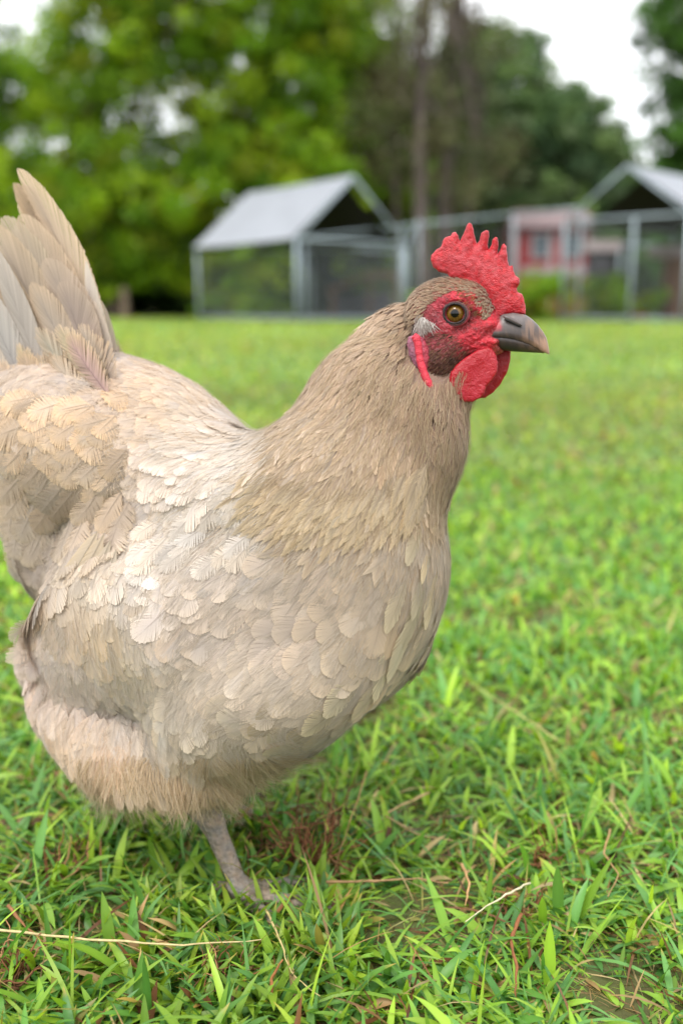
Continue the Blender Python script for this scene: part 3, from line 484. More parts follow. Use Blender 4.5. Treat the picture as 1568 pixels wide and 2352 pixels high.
# ---- control table on the photo grid: u, v, direction, length, half width (mm), looseness, lift, colour
CT = A(*[x for r in [
    # head and neck
    (1000, 648, -1, .05, 7, 1.3, .3, .10, 132, 104, 76), (930, 700, -.9, .5, 9, 1.6, .3, .10, 158, 132, 104),
    (850, 755, -.85, .55, 13, 2.4, .4, .12, 186, 160, 128), (760, 850, -.6, .8, 19, 3.4, .4, .12, 186, 162, 134),
    (860, 850, -.45, .9, 16, 3.0, .4, .12, 164, 138, 110), (960, 800, -.5, .85, 9, 1.8, .4, .1, 140, 112, 86),
    (900, 900, -.35, .95, 18, 3.2, .4, .12, 168, 142, 114), (1000, 930, -.15, 1, 13, 2.4, .5, .15, 140, 112, 90),
    (1060, 950, .0, 1, 12, 2.2, .6, .2, 150, 118, 96), (1040, 1000, -.05, 1, 17, 2.8, .5, .15, 156, 130, 108),
    (720, 960, -.55, .85, 25, 4.8, .4, .12, 176, 158, 132), (900, 1030, -.32, .95, 25, 4.6, .4, .13, 174, 152, 124),
    (660, 1060, -.7, .75, 29, 6.2, .4, .13, 178, 160, 134), (800, 1080, -.45, .9, 29, 6.0, .4, .13, 172, 154, 128),
    (620, 1150, -.85, .55, 32, 7.0, .45, .16, 176, 158, 130), (740, 1180, -.6, .75, 32, 7.2, .45, .18, 164, 146, 118),
    (850, 1170, -.4, .9, 31, 7.0, .45, .18, 172, 152, 120), (1000, 1120, -.12, 1, 25, 4.4, .5, .14, 178, 156, 124),
    (940, 1230, -.25, 1, 29, 6.0, .4, .14, 186, 168, 138), (1005, 1250, -.12, 1, 28, 5.2, .35, .12, 194, 174, 142),
    # breast
    (620, 1270, -.7, .55, 32, 10, .2, .12, 200, 184, 166), (760, 1290, -.6, .7, 32, 9.5, .2, .12, 196, 180, 160),
    (860, 1330, -.45, .85, 32, 9.0, .15, .11, 196, 178, 154), (960, 1370, -.2, 1, 32, 8.0, .15, .1, 200, 180, 148),
    (560, 1400, -.7, .6, 29, 10, .2, .13, 202, 188, 172), (700, 1420, -.65, .65, 28, 9.5, .15, .12, 194, 178, 160),
    (840, 1480, -.5, .8, 28, 8.5, .12, .12, 190, 174, 148), (930, 1500, -.25, .95, 32, 8.0, .1, .1, 196, 176, 144),
    (430, 1420, -.6, .8, 27, 8.5, .3, .14, 206, 192, 176), (480, 1520, -.8, .5, 25, 8.5, .3, .14, 196, 184, 164),
    (620, 1540, -.75, .5, 26, 9.0, .15, .13, 188, 176, 156), (760, 1590, -.6, .65, 27, 9.0, .12, .12, 186, 172, 146),
    (400, 1620, -.5, .85, 28, 8.5, .35, .14, 192, 182, 162), (560, 1660, -.85, .3, 25, 9.0, .25, .12, 184, 174, 152),
    (720, 1690, -.8, .3, 27, 8.5, .2, .1, 180, 166, 138), (460, 1720, -.5, .7, 28, 8.5, .4, .14, 190, 176, 150),
    # back and saddle
    (540, 1030, -.95, .2, 32, 8.0, .6, .08, 236, 226, 212), (420, 1060, -.95, .3, 30, 8.0, .6, .09, 234, 222, 208),
    (460, 1150, -.8, .55, 32, 8.5, .55, .09, 232, 222, 208), (560, 1120, -.85, .5, 32, 8.0, .55, .09, 226, 216, 202),
    (400, 1250, -.65, .7, 30, 8.5, .4, .1, 224, 214, 202), (520, 1230, -.7, .65, 32, 9, .35, .12, 216, 204, 190),
    (480, 950, -.95, -.1, 26, 7.0, .7, .09, 232, 210, 180), (380, 900, -.95, -.1, 24, 7.0, .75, .1, 226, 198, 164),
    (300, 900, -1, .0, 25, 7.5, .7, .12, 220, 190, 158), (330, 1000, -1, .2, 26, 7.5, .7, .12, 224, 200, 172),
    (210, 960, -1, .2, 30, 8.0, .7, .16, 210, 180, 148), (280, 840, -.8, -.5, 26, 7, .6, .12, 214, 196, 176),
    (160, 900, -.8, -.5, 34, 8.5, .6, .15, 196, 172, 150), (60, 940, -.8, .5, 36, 11, .5, .16, 190, 170, 150),
    (220, 1050, -.9, .5, 32, 10, .6, .15, 214, 192, 166), (100, 1060, -.8, .6, 36, 12, .5, .17, 200, 182, 158),
    (330, 1110, -.9, .5, 30, 9.5, .5, .12, 206, 192, 178), (60, 1200, -.5, .9, 38, 13, .5, .17, 190, 176, 156),
    (200, 1150, -.7, .75, 34, 12, .5, .15, 192, 176, 160), (120, 1260, -.3, .95, 36, 13, .5, .17, 182, 166, 150),
    # wing
    (260, 1200, -.6, .85, 28, 8.5, .35, .09, 212, 196, 174), (190, 1290, -.3, .95, 30, 8.5, .3, .09, 200, 184, 158),
    (300, 1300, -.25, 1, 26, 8.0, .35, .1, 208, 196, 178), (220, 1400, .05, 1, 30, 8.0, .3, .08, 196, 176, 142),
    (320, 1440, .0, 1, 24, 7.5, .35, .1, 196, 186, 168), (270, 1500, .2, 1, 30, 7.5, .3, .07, 184, 172, 146),
    (160, 1380, .15, 1, 30, 8, .3, .08, 190, 170, 142),
    # thigh and belly down
    (110, 1480, -.8, .6, 32, 9, .8, .15, 206, 192, 180), (80, 1560, -.5, .85, 32, 9, .85, .16, 206, 188, 172),
    (200, 1600, -.25, .95, 32, 9, .8, .14, 206, 192, 180), (290, 1620, -.2, 1, 32, 8, .7, .14, 202, 192, 178),
    (180, 1680, .0, 1, 34, 7, .85, .16, 206, 184, 156), (250, 1740, .1, 1, 36, 5, .9, .18, 206, 176, 142),
    (330, 1760, .05, 1, 34, 6.5, .8, .16, 194, 178, 150), (420, 1800, .1, 1, 36, 4.5, 1, .2, 202, 180, 150),
    (540, 1790, .2, 1, 36, 4.5, 1, .2, 192, 168, 130), (620, 1750, .7, .6, 32, 5, .9, .2, 184, 164, 130),
    (520, 1740, .3, .9, 32, 7, .6, .14, 182, 166, 132), (660, 1740, .8, .3, 30, 6, .6, .12, 176, 160, 128),
] for x in r]).reshape(-1, 11)
CT[:, 8:] = srgb(CT[:, 8:]) * A(.92, .905, .90)
CT[:, 2:4] = nrm(CT[:, 2:4]); CT[:, 8:] = CT[:, 8:] * .93 + CT[:, 8:].mean(1, keepdims=True) * A(.12, .09, .10)
_nk = (CT[:, 5] < 7.5) & (CT[:, 1] < 1260) & (CT[:, 0] > 590); CT[_nk, 5] *= .66; CT[_nk, 4] *= .92
_dn = (CT[:, 1] > 1440) & (CT[:, 0] < 330) | (CT[:, 1] > 1730); CT[_dn, 4] *= .66; CT[_dn, 5] *= .75; CT[_dn, 7] *= .7; CT[_dn, 8:] *= 1.08
_bk = (CT[:, 1] < 1310) & (CT[:, 0] < 640) & (CT[:, 1] > 780) & (CT[:, 0] - 1.2 * (CT[:, 1] - 1050) > 20); CT[_bk, 6] *= .7; CT[_bk, 4] *= .8; CT[_bk, 5] *= .9; CT[_bk, 8:] = CT[_bk, 8:] * .70 + A(.70, .64, .58) * .21; CT[_nk, 8:] *= A(1.24, 1.23, 1.32); _ru = (CT[:, 0] < 340) & (CT[:, 1] > 880) & (CT[:, 1] < 1300); CT[_ru, 8:] = CT[_ru, 8:] * .9 + A(.08, .072, .066)
_rp = (CT[:, 0] < 340) & (CT[:, 1] > 880) & (CT[:, 1] < 1300); CT[_rp, 4] *= .72; CT[_rp, 7] *= .6
RIGHT, DOWN = A(1, 0, 0), -A(0, sp, cp)
def field(pw, n):
    """feather direction and looks at surface points; the unseen left side mirrors the right one"""
    b = toB(pw); view = nrm(pw - CAM); far = ((n * view).sum(-1) > .15) & (b[..., 1] > 0)
    b2 = b.copy(); b2[far, 1] *= -1; q = toW(b2); u, v = proj(q)
    d = (u[:, None] - CT[None, :, 0]) ** 2 + (v[:, None] - CT[None, :, 1]) ** 2 + 60.
    w = d ** -2.0; w /= w.sum(1, keepdims=True); r = w @ CT[:, 2:]
    nb = n.copy(); m = n - 2 * (n @ hl)[:, None] * hl; nb[far] = m[far]
    D = nrm(r[:, :2]); t = D[:, :1] * RIGHT + D[:, 1:2] * DOWN
    t = t - (t * nb).sum(-1, keepdims=True) * nb; t = nrm(t + nrm(A(-.35, .1, -.5)) * .001)
    mt = t - 2 * (t @ hl)[:, None] * hl; t[far] = mt[far]
    return t, r[:, 2] * .001, r[:, 3] * .001, r[:, 4], r[:, 5], r[:, 6:9], u, v, far

# ---- feathers: every barb bundle is its own little strip, so tips fray as real ones do
def feathers(mb, P, T, N, L, Wd, col, edge, loose=.2, lift=.1, curl=.15, nb=10, pointed=0., asym=0., rach=None, bend=0., base=.12, jit=1., coat=None, bj=1.):
    n = len(P); CN = N if coat is None else coat; g = lambda x: np.broadcast_to(np.asarray(x, float), (n,)).copy()
    L, Wd, loose, lift, curl, pointed, asym, bend = map(g, (L, Wd, loose, lift, curl, pointed, asym, bend))
    col = np.broadcast_to(col, (n, 3)); edge = np.broadcast_to(edge, (n, 3))
    T = nrm(T - (T * N).sum(-1, keepdims=True) * N); B = np.cross(N, T)
    s = np.linspace(0, 1, nb + 1)[None]                                   # (1,nb+1)
    def R(s, l=None):                                                      # rachis
        x = L[:, None] * .82
        return P[:, None] + T[:, None] * (x * s)[..., None] + N[:, None] * (x * (lift[:, None] * s - curl[:, None] * s * s))[..., None] + B[:, None] * (x * bend[:, None] * s * s)[..., None]
    r = R(s)
    fc = 1 + .10 * rng.standard_normal((n, 1, 1)) * jit
    sh = rng.standard_normal((n, 1, 1)) * np.array([.02, 0, -.03])
    colf = np.clip(col[:, None] * (fc + sh), .004, .9); edf = np.clip(edge[:, None] * (fc + sh), .004, .95)
    for side in (-1, 1):
        w = (Wd * (1 + side * asym))[:, None]; pt = pointed[:, None]; q_ = np.clip((s - .45) / .55, 0, 1); th = q_ * math.pi / 2
        Xr = np.where(s < .45, .10 + .50 * s / .45, .60 + .40 * np.sin(th)); Yr = np.where(s < .45, base + (1 - base) * (s / .45) ** .5, np.cos(th) ** .85)
        Xp = .10 + .90 * s ** .9; Yp = (base + (1 - base) * np.clip(s / .3, 0, 1) ** .6) * (1 - np.clip((s - .25) / .75, 0, 1) ** 1.25)
        X = Xr * (1 - pt) + Xp * pt; Y = (Yr * (1 - pt) + Yp * pt) + .015
        sx = np.clip(X / .82, 0, 1.22); l = w * Y
        E = R(sx) + B[:, None] * (side * l)[..., None] - N[:, None] * (l * (.10 + .12 * Y))[..., None]
        M = r + (E - r) * .62 + B[:, None] * (side * l * .06)[..., None] + N[:, None] * (l * .05)[..., None]
        a0, a1 = r[:, :-1], r[:, 1:]; gp = (.04 + .46 * loose)[:, None, None]; g2 = np.clip(.03 + 1.15 * loose, 0, .92)[:, None, None]
        jl = rng.standard_normal((n, nb, 1)); jn = rng.standard_normal((n, nb, 1)); jt = rng.standard_normal((n, nb, 1))
        m0, m1 = M[:, :-1], M[:, 1:]; mc = (m0 + m1) / 2; lw = np.maximum(l, w * .3)[:, :-1, None]
        off = N[:, None] * (jn * lw * (.002 + .08 * loose[:, None, None])) + T[:, None] * (jt * lw * (.004 + .10 * loose[:, None, None]))
        m0 = mc + (m0 - mc) * (1 - gp) + off; m1 = mc + (m1 - mc) * (1 - gp) + off
        ec = (E[:, :-1] + E[:, 1:]) / 2 + off * 1.9; ec = ec + (ec - mc) * (jl * (.012 + .36 * loose[:, None, None]))
        eh = (E[:, 1:] - E[:, :-1]) * .5 * (1 - g2)
        V = np.stack([a0, a1, m0, m1, ec - eh, ec + eh], 2).reshape(-1, 3)
        k = np.arange(n * nb)[:, None] * 6
        q = np.concatenate([k + (np.array([0, 1, 3, 2]) if side > 0 else np.array([0, 2, 3, 1])), k + (np.array([2, 3, 5, 4]) if side > 0 else np.array([2, 4, 5, 3]))]); t = None
        bc = 1 + .022 * bj * rng.standard_normal((n, nb, 1)) * jit
        ci = colf * bc; sm = (s[:, :-1, None]) ** 2
        cm = (colf * (1 - .35 - .3 * sm) + edf * (.35 + .3 * sm)) * bc; ce = edf * bc * 1.02
        C = np.stack([ci * .93, ci * .93, cm, cm, ce, ce], 2).reshape(-1, 3)
        mb.add(V, q, t, np.clip(C, .003, .95), np.repeat(CN, nb * 6, 0))
    if rach is not None:
        ss = np.linspace(0, .93, 6)[None]; rr = R(ss) + N[:, None] * .0003; wd = (Wd[:, None] * .035 * (1.1 - ss))[..., None] * B[:, None]
        V = np.stack([rr - wd, rr + wd], 2).reshape(-1, 3); k = np.arange(n)[:, None, None] * 12 + np.arange(5)[None, :, None] * 2
        mb.add(V, (k + np.array([0, 2, 3, 1])).reshape(-1, 4), None, np.repeat(np.broadcast_to(rach, (n, 3)), 12, 0), np.repeat(CN, 12, 0))

hen = empty('hen', HC, 'pale buff and lavender grey hen with red comb standing on the lawn', 'hen')
MF = material('feather', attr='Col', rough=.65, transl=.28, spec=.15, sheen=.2)
def soften(m, amt=.75):                    # barbs scatter light like a pile: shade them partly along the lie of the coat
    n = m.node_tree; ns, L_ = n.nodes, n.links; ge = ns.new('ShaderNodeNewGeometry'); at_ = ns.new('ShaderNodeAttribute'); at_.attribute_name = 'Coat'
    mx = ns.new('ShaderNodeMix'); mx.data_type = 'VECTOR'; mx.inputs['Factor'].default_value = amt; vn = ns.new('ShaderNodeVectorMath'); vn.operation = 'NORMALIZE'
    L_.new(ge.outputs['Normal'], mx.inputs['A']); dt = ns.new('ShaderNodeVectorMath'); dt.operation = 'DOT_PRODUCT'; sg = ns.new('ShaderNodeMath'); sg.operation = 'SIGN'; sc = ns.new('ShaderNodeVectorMath'); sc.operation = 'SCALE'
    L_.new(ge.outputs['Normal'], dt.inputs[0]); L_.new(at_.outputs['Vector'], dt.inputs[1]); L_.new(dt.outputs['Value'], sg.inputs[0]); L_.new(at_.outputs['Vector'], sc.inputs[0]); L_.new(sg.outputs[0], sc.inputs['Scale']); L_.new(sc.outputs[0], mx.inputs['B']); L_.new(mx.outputs['Result'], vn.inputs[0]); L_.new(vn.outputs[0], ns['Principled BSDF'].inputs['Normal'])
soften(MF)
MF.node_tree.nodes['Principled BSDF'].inputs['Sheen Roughness'].default_value = .5

# ---- head shape, in a frame of its own: x towards the beak, y towards the hen's left, z up; (a, b) are places on the close-up of the head
HEAD_YAW = math.radians(-12); kx = A(math.cos(HEAD_YAW), math.sin(HEAD_YAW), 0); kl = A(-math.sin(HEAD_YAW), math.cos(HEAD_YAW), 0)
H0 = at(861.2 + 630 * .2929, 488 + 790 * .2929, .609)
def hp(a, b, lat=0.):                    # place (a, b) on the plane lat metres to the hen's right of the head's middle
    a, b, lat = np.broadcast_arrays(*map(lambda x: np.asarray(x, float), (a, b, lat)))
    r = ray(861.2 + a * .2929, 488 + b * .2929); o = CAM - H0
    t = (-lat - o @ kl) / (r @ kl); p = o + r * t[..., None]
    return np.stack([p @ kx, -lat, p[..., 2]], -1)
def kW(q): q = np.asarray(q, float); return H0 + q[..., :1] * kx + q[..., 1:2] * kl + q[..., 2:] * UZ
def kB(p): q = np.asarray(p) - H0; return np.stack([q @ kx, q @ kl, q[..., 2]], -1)
PX = 7.55e-5
HEADP = []
def hprim(a, b, lat, ra, ry, rb, pitch=0., k=.004, mirror=True):
    c = hp(a, b, lat); HEADP.append((c, A(ra * PX, ry, rb * PX), math.radians(pitch), k))
    if mirror and lat: HEADP.append((c * A(1, -1, 1), A(ra * PX, ry, rb * PX), math.radians(pitch), k))
hprim(560, 730, 0, 230, .0150, 215, 8); hprim(720, 760, 0, 190, .0135, 215, -10, .006); hprim(800, 880, 0, 220, .0108, 150, -14, .006)
hprim(560, 1000, 0, 215, .0145, 200, -10, .008); hprim(770, 1030, 0, 250, .0098, 110, -6, .006); hprim(430, 800, 0, 200, .0150, 210, 10, .008)
hprim(480, 1150, 0, 200, .0150, 240, 0, .01)
hprim(640, 668, .0125, 160, .0030, 34, 4, .003); hprim(760, 730, .0112, 95, .0028, 34, -38, .003); hprim(540, 880, .0128, 80, .0026, 55, -40, .003)
hprim(800, 905, .0098, 130, .0024, 40, 16, .003); hprim(700, 985, .0105, 130, .0022, 30, 24, .003)
for i, (a, b) in enumerate([(640, 1100), (690, 1075), (740, 1050), (790, 1035), (840, 1020), (890, 1010), (940, 1012)]):
    hprim(a, b, .0096 - .0004 * i, 34, .0026, 20 + (i % 2) * 4, 26, .0015)
for i, (a, b) in enumerate([(700, 1035), (750, 1005), (800, 985), (715, 965), (760, 940)]): hprim(a, b, .0100, 38, .0022, 15, 34, .0015)
EYE = hp(625, 792, .0138)
def head_sdf(p):
    d = None
    for c, r, pt, k in HEADP:
        e = ell(p, c, r, pt); d = e if d is None else smin(d, e, k)
    d = -smin(-d, np.linalg.norm(p - (EYE + A(0, -.0045, 0)), axis=-1) - .0072, .0015)
    d = -smin(-d, np.linalg.norm(p - (EYE + A(0, -.0045, 0)) * A(1, -1, 1), axis=-1) - .0072, .0015)
    return d
# body skin: one mesh, the trunk and neck with the finer head joined on
f, lo = grid_eval(body_sdf, (-.235, -.125, .055), (.205, .125, .43), .0034)
bv, bq = surface_nets(f, lo, .0034); bw = toW(bv); bn = body_n(bw)
_, _, _, _, _, bcol, *_ = field(bw, bn)
f, lo = grid_eval(head_sdf, (-.036, -.022, -.048), (.036, .022, .028), .00075)
hv, hq = surface_nets(f, lo, .00075); hn = grad(head_sdf, hv, .0006)
wr = (vnoise(hv, 1100) - .5) * .0007 + (vnoise(hv * A(1, 1, 2.2), 600, 3) - .5) * .0008; hv = hv + hn * wr[:, None]; hw = kW(hv)
def head_ab(q):                           # back from head frame to close-up places
    u, v = proj(kW(np.where(np.asarray(q)[..., 1:2] > 0, q * A(1, -1, 1), q))); return (u - 861.2) / .2929, (v - 488) / .2929
HCOL = A(*[x for r in [(640, 640, 196, 44, 62), (500, 720, 176, 50, 66), (430, 780, 150, 60, 66), (760, 700, 186, 40, 54), (850, 780, 196, 44, 60), (920, 850, 205, 48, 62),
    (820, 880, 186, 44, 56), (640, 900, 160, 52, 60), (700, 880, 160, 44, 52), (540, 880, 180, 52, 66), (480, 850, 150, 60, 70), (560, 950, 160, 54, 62), (450, 1000, 150, 60, 68),
    (450, 1150, 110, 74, 64), (580, 1080, 136, 60, 62), (700, 1000, 190, 44, 60), (800, 1000, 206, 50, 66), (900, 1020, 212, 50, 66), (660, 1090, 160, 54, 62), (700, 1180, 120, 66, 58),
    (600, 1180, 104, 70, 58), (560, 1250, 100, 68, 56), (980, 820, 150, 44, 50), (960, 960, 150, 60, 60), (500, 560, 130, 100, 72), (700, 540, 150, 110, 78), (860, 660, 130, 80, 60),
    (380, 650, 130, 104, 80), (380, 900, 120, 90, 76), (960, 1080, 170, 80, 70), (540, 820, 150, 44, 56), (740, 800, 120, 34, 40), (870, 940, 186, 60, 70)] for x in r]).reshape(-1, 5)
HCOL[:, 2:] = srgb(HCOL[:, 2:])
def head_col(q):
    a, b = head_ab(q); d = (a[:, None] - HCOL[None, :, 0]) ** 2 + (b[:, None] - HCOL[None, :, 1]) ** 2 + 400; w = d ** -2.2; w /= w.sum(1, keepdims=True)
    return w @ HCOL[:, 2:]
hc = head_col(hv); nn_ = vnoise(hv, 900, 5)[:, None]; n2 = vnoise(hv, 2600, 9)[:, None]
hc = hc * A(.9, .72, .76) * (.5 + .8 * nn_) + (n2 > .72) * .05
body = MB().add(bw - bn * .003, bq, None, bcol * .7).add(hw, hq, None, np.clip(hc, .01, .9)).build('body', material('bare_skin', attr='Col', rough=.5, spec=.4, sss=.12, bump=(1500, .55, .0006, 'vor')), hen, origin=HC); body.location = (0, 0, 0)

# ---- where feathers grow on the bare face (close-up polygon) nothing but a few bristles stands
FACE = A(390, 800, 420, 740, 480, 690, 560, 640, 640, 618, 720, 625, 790, 670, 850, 760, 890, 830, 930, 760, 1500, 700, 1500, 1150, 980, 1140, 700, 1210, 620, 1270, 560, 1300, 480, 1330, 410, 1330, 330, 1240, 250, 1120, 255, 980, 330, 830).reshape(-1, 2)
def inside(poly, x, y):
    c = np.zeros(np.shape(x), bool); j = len(poly) - 1
    for i in range(len(poly)):
        xi, yi = poly[i]; xj, yj = poly[j]
        c ^= ((yi > y) != (yj > y)) & (x < (xj - xi) * (y - yi) / (yj - yi + 1e-12) + xi); j = i
    return c
def poly_sd(poly, x, y):
    d = np.full(np.shape(x), 1e9); n = len(poly)
    for i in range(n):
        a, b = poly[i], poly[(i + 1) % n]; ab = b - a; t = np.clip(((x - a[0]) * ab[0] + (y - a[1]) * ab[1]) / (ab @ ab + 1e-12), 0, 1)
        d = np.minimum(d, (x - a[0] - t * ab[0]) ** 2 + (y - a[1] - t * ab[1]) ** 2)
    return np.where(inside(poly, x, y), 1, -1) * np.sqrt(d)       # positive inside

def scatter(V, Q, Nn, spacing, cand):
    """darts thrown on a surface, each keeping its own spacing"""
    P3 = V[Q]; ar = np.linalg.norm(np.cross(P3[:, 2] - P3[:, 0], P3[:, 3] - P3[:, 1]), axis=-1); c = np.cumsum(ar)
    k = np.searchsorted(c, rng.random(cand) * c[-1]); a, b = rng.random((2, cand, 1))
    pts = (P3[k, 0] * (1 - a) + P3[k, 1] * a) * (1 - b) + (P3[k, 3] * (1 - a) + P3[k, 2] * a) * b
    n3 = nrm(Nn[Q[k]].mean(1)); sp_ = spacing(pts, n3); keep = []; cell = {}; cs = .012
    key = np.floor(pts / cs).astype(int)
    for i in range(cand):
        r = sp_[i]
        if r <= 0: continue
        kx_, ky_, kz_ = key[i]; ok = True
        for dx in (-1, 0, 1):
            for dy in (-1, 0, 1):
                for dz in (-1, 0, 1):
                    for j in cell.get((kx_ + dx, ky_ + dy, kz_ + dz), ()):
                        e = pts[i] - pts[j]
                        if e[0] * e[0] + e[1] * e[1] + e[2] * e[2] < r * r: ok = False; break
                    if not ok: break
                if not ok: break
            if not ok: break
        if ok: cell.setdefault((kx_, ky_, kz_), []).append(i); keep.append(i)
    keep = np.array(keep); return pts[keep], n3[keep]

_spc = {}
def spacing(pts, n3):
    t, L, Wd, lo_, li, col, u, v, far = field(pts, n3); s = np.maximum(Wd * .70, .0012)
    q = kB(pts); hid = head_sdf(q) < -.0015; a, b = head_ab(q)
    face = inside(FACE, a, b) & (np.linalg.norm(q, axis=-1) < .06)
    s = np.where(hid | face | (toB(pts)[:, 2] < .062), 0, s)
    return s * np.where(far, 1.25, 1)
Pf, Nf = scatter(bw, bq, bn, spacing, 60000)
hnw = hn[:, :1] * kx + hn[:, 1:2] * kl + hn[:, 2:] * UZ
def hspacing(pts, n3):
    q = kB(pts); a, b = head_ab(q); face = inside(FACE, a, b); back = (body_sdf(toB(pts)) < -.002)
    return np.where(face | back, 0, .00092)
Ph, Nh = scatter(hw, hq, hnw, hspacing, 14000)

def conform(P, T, N, L, lift, h, head=False):
    """how much a feather must curl for its tip to lie h above the body"""
    T = nrm(T - (T * N).sum(-1, keepdims=True) * N); tip = P + T * (L * .92)[:, None]; d = body_sdf(toB(tip))
    if head: d = np.minimum(d, head_sdf(kB(tip)))
    a = .82 * L; return np.clip((lift * 1.1 * a + d - h) / (a * 1.21), -.15, 1.0)
def grow(P, N, sel, mb, nb, jit=1., Lk=1., Wk=1., off=-.0006):
    if not sel.any(): return
    P, N = P[sel], N[sel]; T, L, Wd, lo_, li, col, u, v, far = field(P, N); n = len(P)
    B = np.cross(N, T); T = nrm(T + B * (rng.standard_normal((n, 1)) * (.10 + .22 * lo_[:, None])))
    nz_ = vnoise(P, 38, 2)[:, None]; col = col * (.90 + .22 * nz_)
    neck = (Wd < .0078) & (v < 1330) & (u > 560)
    tan = srgb(228, 208, 174); grey = srgb(196, 186, 182)
    edge = np.where(neck[:, None], col * .55 + tan * .36, col * .86 + tan * .20)
    col = np.where(neck[:, None], col * .80, col * .86 + grey * .10)
    pt = np.clip(np.where(neck, .75, np.where(lo_ > .55, .35, .05)), 0, 1)
    LL = L * Lk * (1 + .12 * rng.standard_normal(n)); lf = .10 + li * .3; hh = .0010 + LL * (li * (.06 + .28 * rng.random(n)))
    feathers(mb, P + N * off, T, N, LL, Wd * Wk * (1 + .1 * rng.standard_normal(n)), col, edge, loose=lo_ * np.where((v > 1000) & (u > 330), .42, .45), lift=lf,
             curl=conform(P, T, N, LL, lf, hh, nb < 7), nb=nb, pointed=pt, rach=None if nb < 7 or nb > 42 else np.clip(col * .80, 0, 1), bend=.10 * rng.standard_normal(n), jit=jit)
def classify(P):
    b = toB(P); b = np.stack([b[:, 0], -np.abs(b[:, 1]), b[:, 2]], -1); u, v = proj(toW(b)); return u, v
u_, v_ = classify(Pf)
u0, v0 = proj(Pf)
NECKP = A(1100, 600, 900, 600, 690, 850, 590, 990, 520, 1110, 560, 1200, 700, 1240, 860, 1215, 960, 1190, 1040, 1190, 1200, 1000).reshape(-1, 2)
WINGP = A(330, 1190, 200, 1170, 120, 1300, 100, 1400, 200, 1570, 330, 1580, 345, 1430, 380, 1280).reshape(-1, 2)
is_neck = inside(NECKP, u0, v0) | (toB(Pf)[:, 0] > .05) & (toB(Pf)[:, 2] > .285)
is_wing = inside(WINGP, u_, v_) & ~is_neck & (np.abs(toB(Pf)[:, 1]) > .05)
is_down = (v_ > 1450) & (u_ < 330) & ~is_wing | (v_ > 1745 + 60 * (vnoise(Pf, 60, 3) - .5))
is_rump = (toB(Pf)[:, 0] < -.05) & ~is_wing & ~is_down & (v_ < 1420) & (u_ < 520)
wid = field(Pf, Nf)[2]; small = wid < .0035
crown_mb = MB(); grow(Ph, Nh, np.ones(len(Ph), bool), crown_mb, 3, 1.2, .60, .55, .0002)
grow(Pf, Nf, is_neck & small, crown_mb, 6)
neck_mb = MB(); grow(Pf, Nf, is_neck & ~small, neck_mb, 14, 1., .95, 1.0)
breast_mb = MB(); grow(Pf, Nf, ~is_neck & ~is_wing & ~is_down & ~is_rump, breast_mb, 40, .6, 1.05, 1.1)
rump_mb = MB(); grow(Pf, Nf, is_rump, rump_mb, 44, .5, 1.0, 1.1)
down_mb = MB(); grow(Pf, Nf, is_down, down_mb, 24, .8, .9)
wing_mb = [MB(), MB()]
for i, sg in enumerate((-1, 1)): grow(Pf, Nf, is_wing & (toB(Pf)[:, 1] * sg > 0), wing_mb[i], 24)

# ---- single feathers laid by hand along a line on the near side
def hit(u, v, back=.0):
    r = ray(u, v); t = .40; p = None
    for _ in range(60):
        d = float(body_sdf(toB(CAM + r * t)[None])[0]); t += d * .8
        if d < .0003: break
        if t > 1.2: return None
    return CAM + r * (t - back)
def laid(mb, u1, v1, u2, v2, w, c, loose=.3, lift=.06, curl=.05, nb=18, pointed=.2, bend=0., asym=0., raise_=.003, edge=None, mirror=None, rk=.72):
    p1, p2 = hit(u1, v1), hit(u2, v2)
    if p1 is None: return
    n = body_n(p1[None])[0]
    if p2 is None:
        r = ray(u2, v2); t = ((p1 - CAM) @ nrm(r)) / np.linalg.norm(r); p2 = CAM + r * t; n2 = n
    else: n2 = body_n(p2[None])[0]
    nm = nrm(n + n2); d = p2 - p1; L = np.linalg.norm(d); col = srgb(*c) * A(.92, .905, .90); ed = srgb(*(edge or c)) * A(.92, .905, .90)
    d = d - np.cross(nm, nrm(d)) * L * 1.22 * bend; cv = conform(p1[None], d[None], nm[None], A(L), A(lift + .05), A(.0012 + .03 * L)); raise_ = raise_ * .25; kw = dict(loose=loose, lift=lift + .05, curl=float(cv[0]), nb=nb, pointed=pointed, bend=bend, asym=asym)
    feathers(mb, (p1 + nm * raise_)[None], d[None], nm[None], L * 1.02, w * .001, col[None], ed[None], rach=(col * rk)[None], **kw)
    if mirror is not None:
        R = lambda x: x - 2 * (x @ hl) * hl
        q = toB(p1 + nm * raise_); q[1] *= -1
        kw['bend'] = -bend; feathers(mirror, toW(q)[None], R(d)[None], R(nm)[None], L * 1.02, w * .001, col[None], ed[None], rach=(col * rk)[None], **kw)
# secondaries along the wing's lower edge: a closed fan lying on the flank
def wing_f(u1, v1, u2, v2, lat1, lat2, w, c, ed, bend=0., loose=.08, nb=34, pointed=.12):
    p1, p2 = sp_pt(u1, v1, lat1), sp_pt(u2, v2, lat2); d = p2 - p1; L = np.linalg.norm(d); N = -hl; N = nrm(N - (N @ nrm(d)) * nrm(d)); d = d - np.cross(N, nrm(d)) * L * 1.22 * bend; col = srgb(*c) * A(.92, .905, .90); e = srgb(*ed) * A(.92, .905, .90)
    feathers(wing_mb[0], p1[None], d[None], N[None], L, w * .001, col[None], e[None], loose, .02, .03, nb, pointed, 0, (col * .75)[None], bend, .3)
    Rf = lambda x: x - 2 * (x @ hl) * hl; q = toB(p1); q[1] *= -1
    feathers(wing_mb[1], toW(q)[None], Rf(d)[None], Rf(N)[None], L, w * .001, col[None], e[None], loose, .02, .03, nb, pointed, 0, (col * .75)[None], -bend, .3)
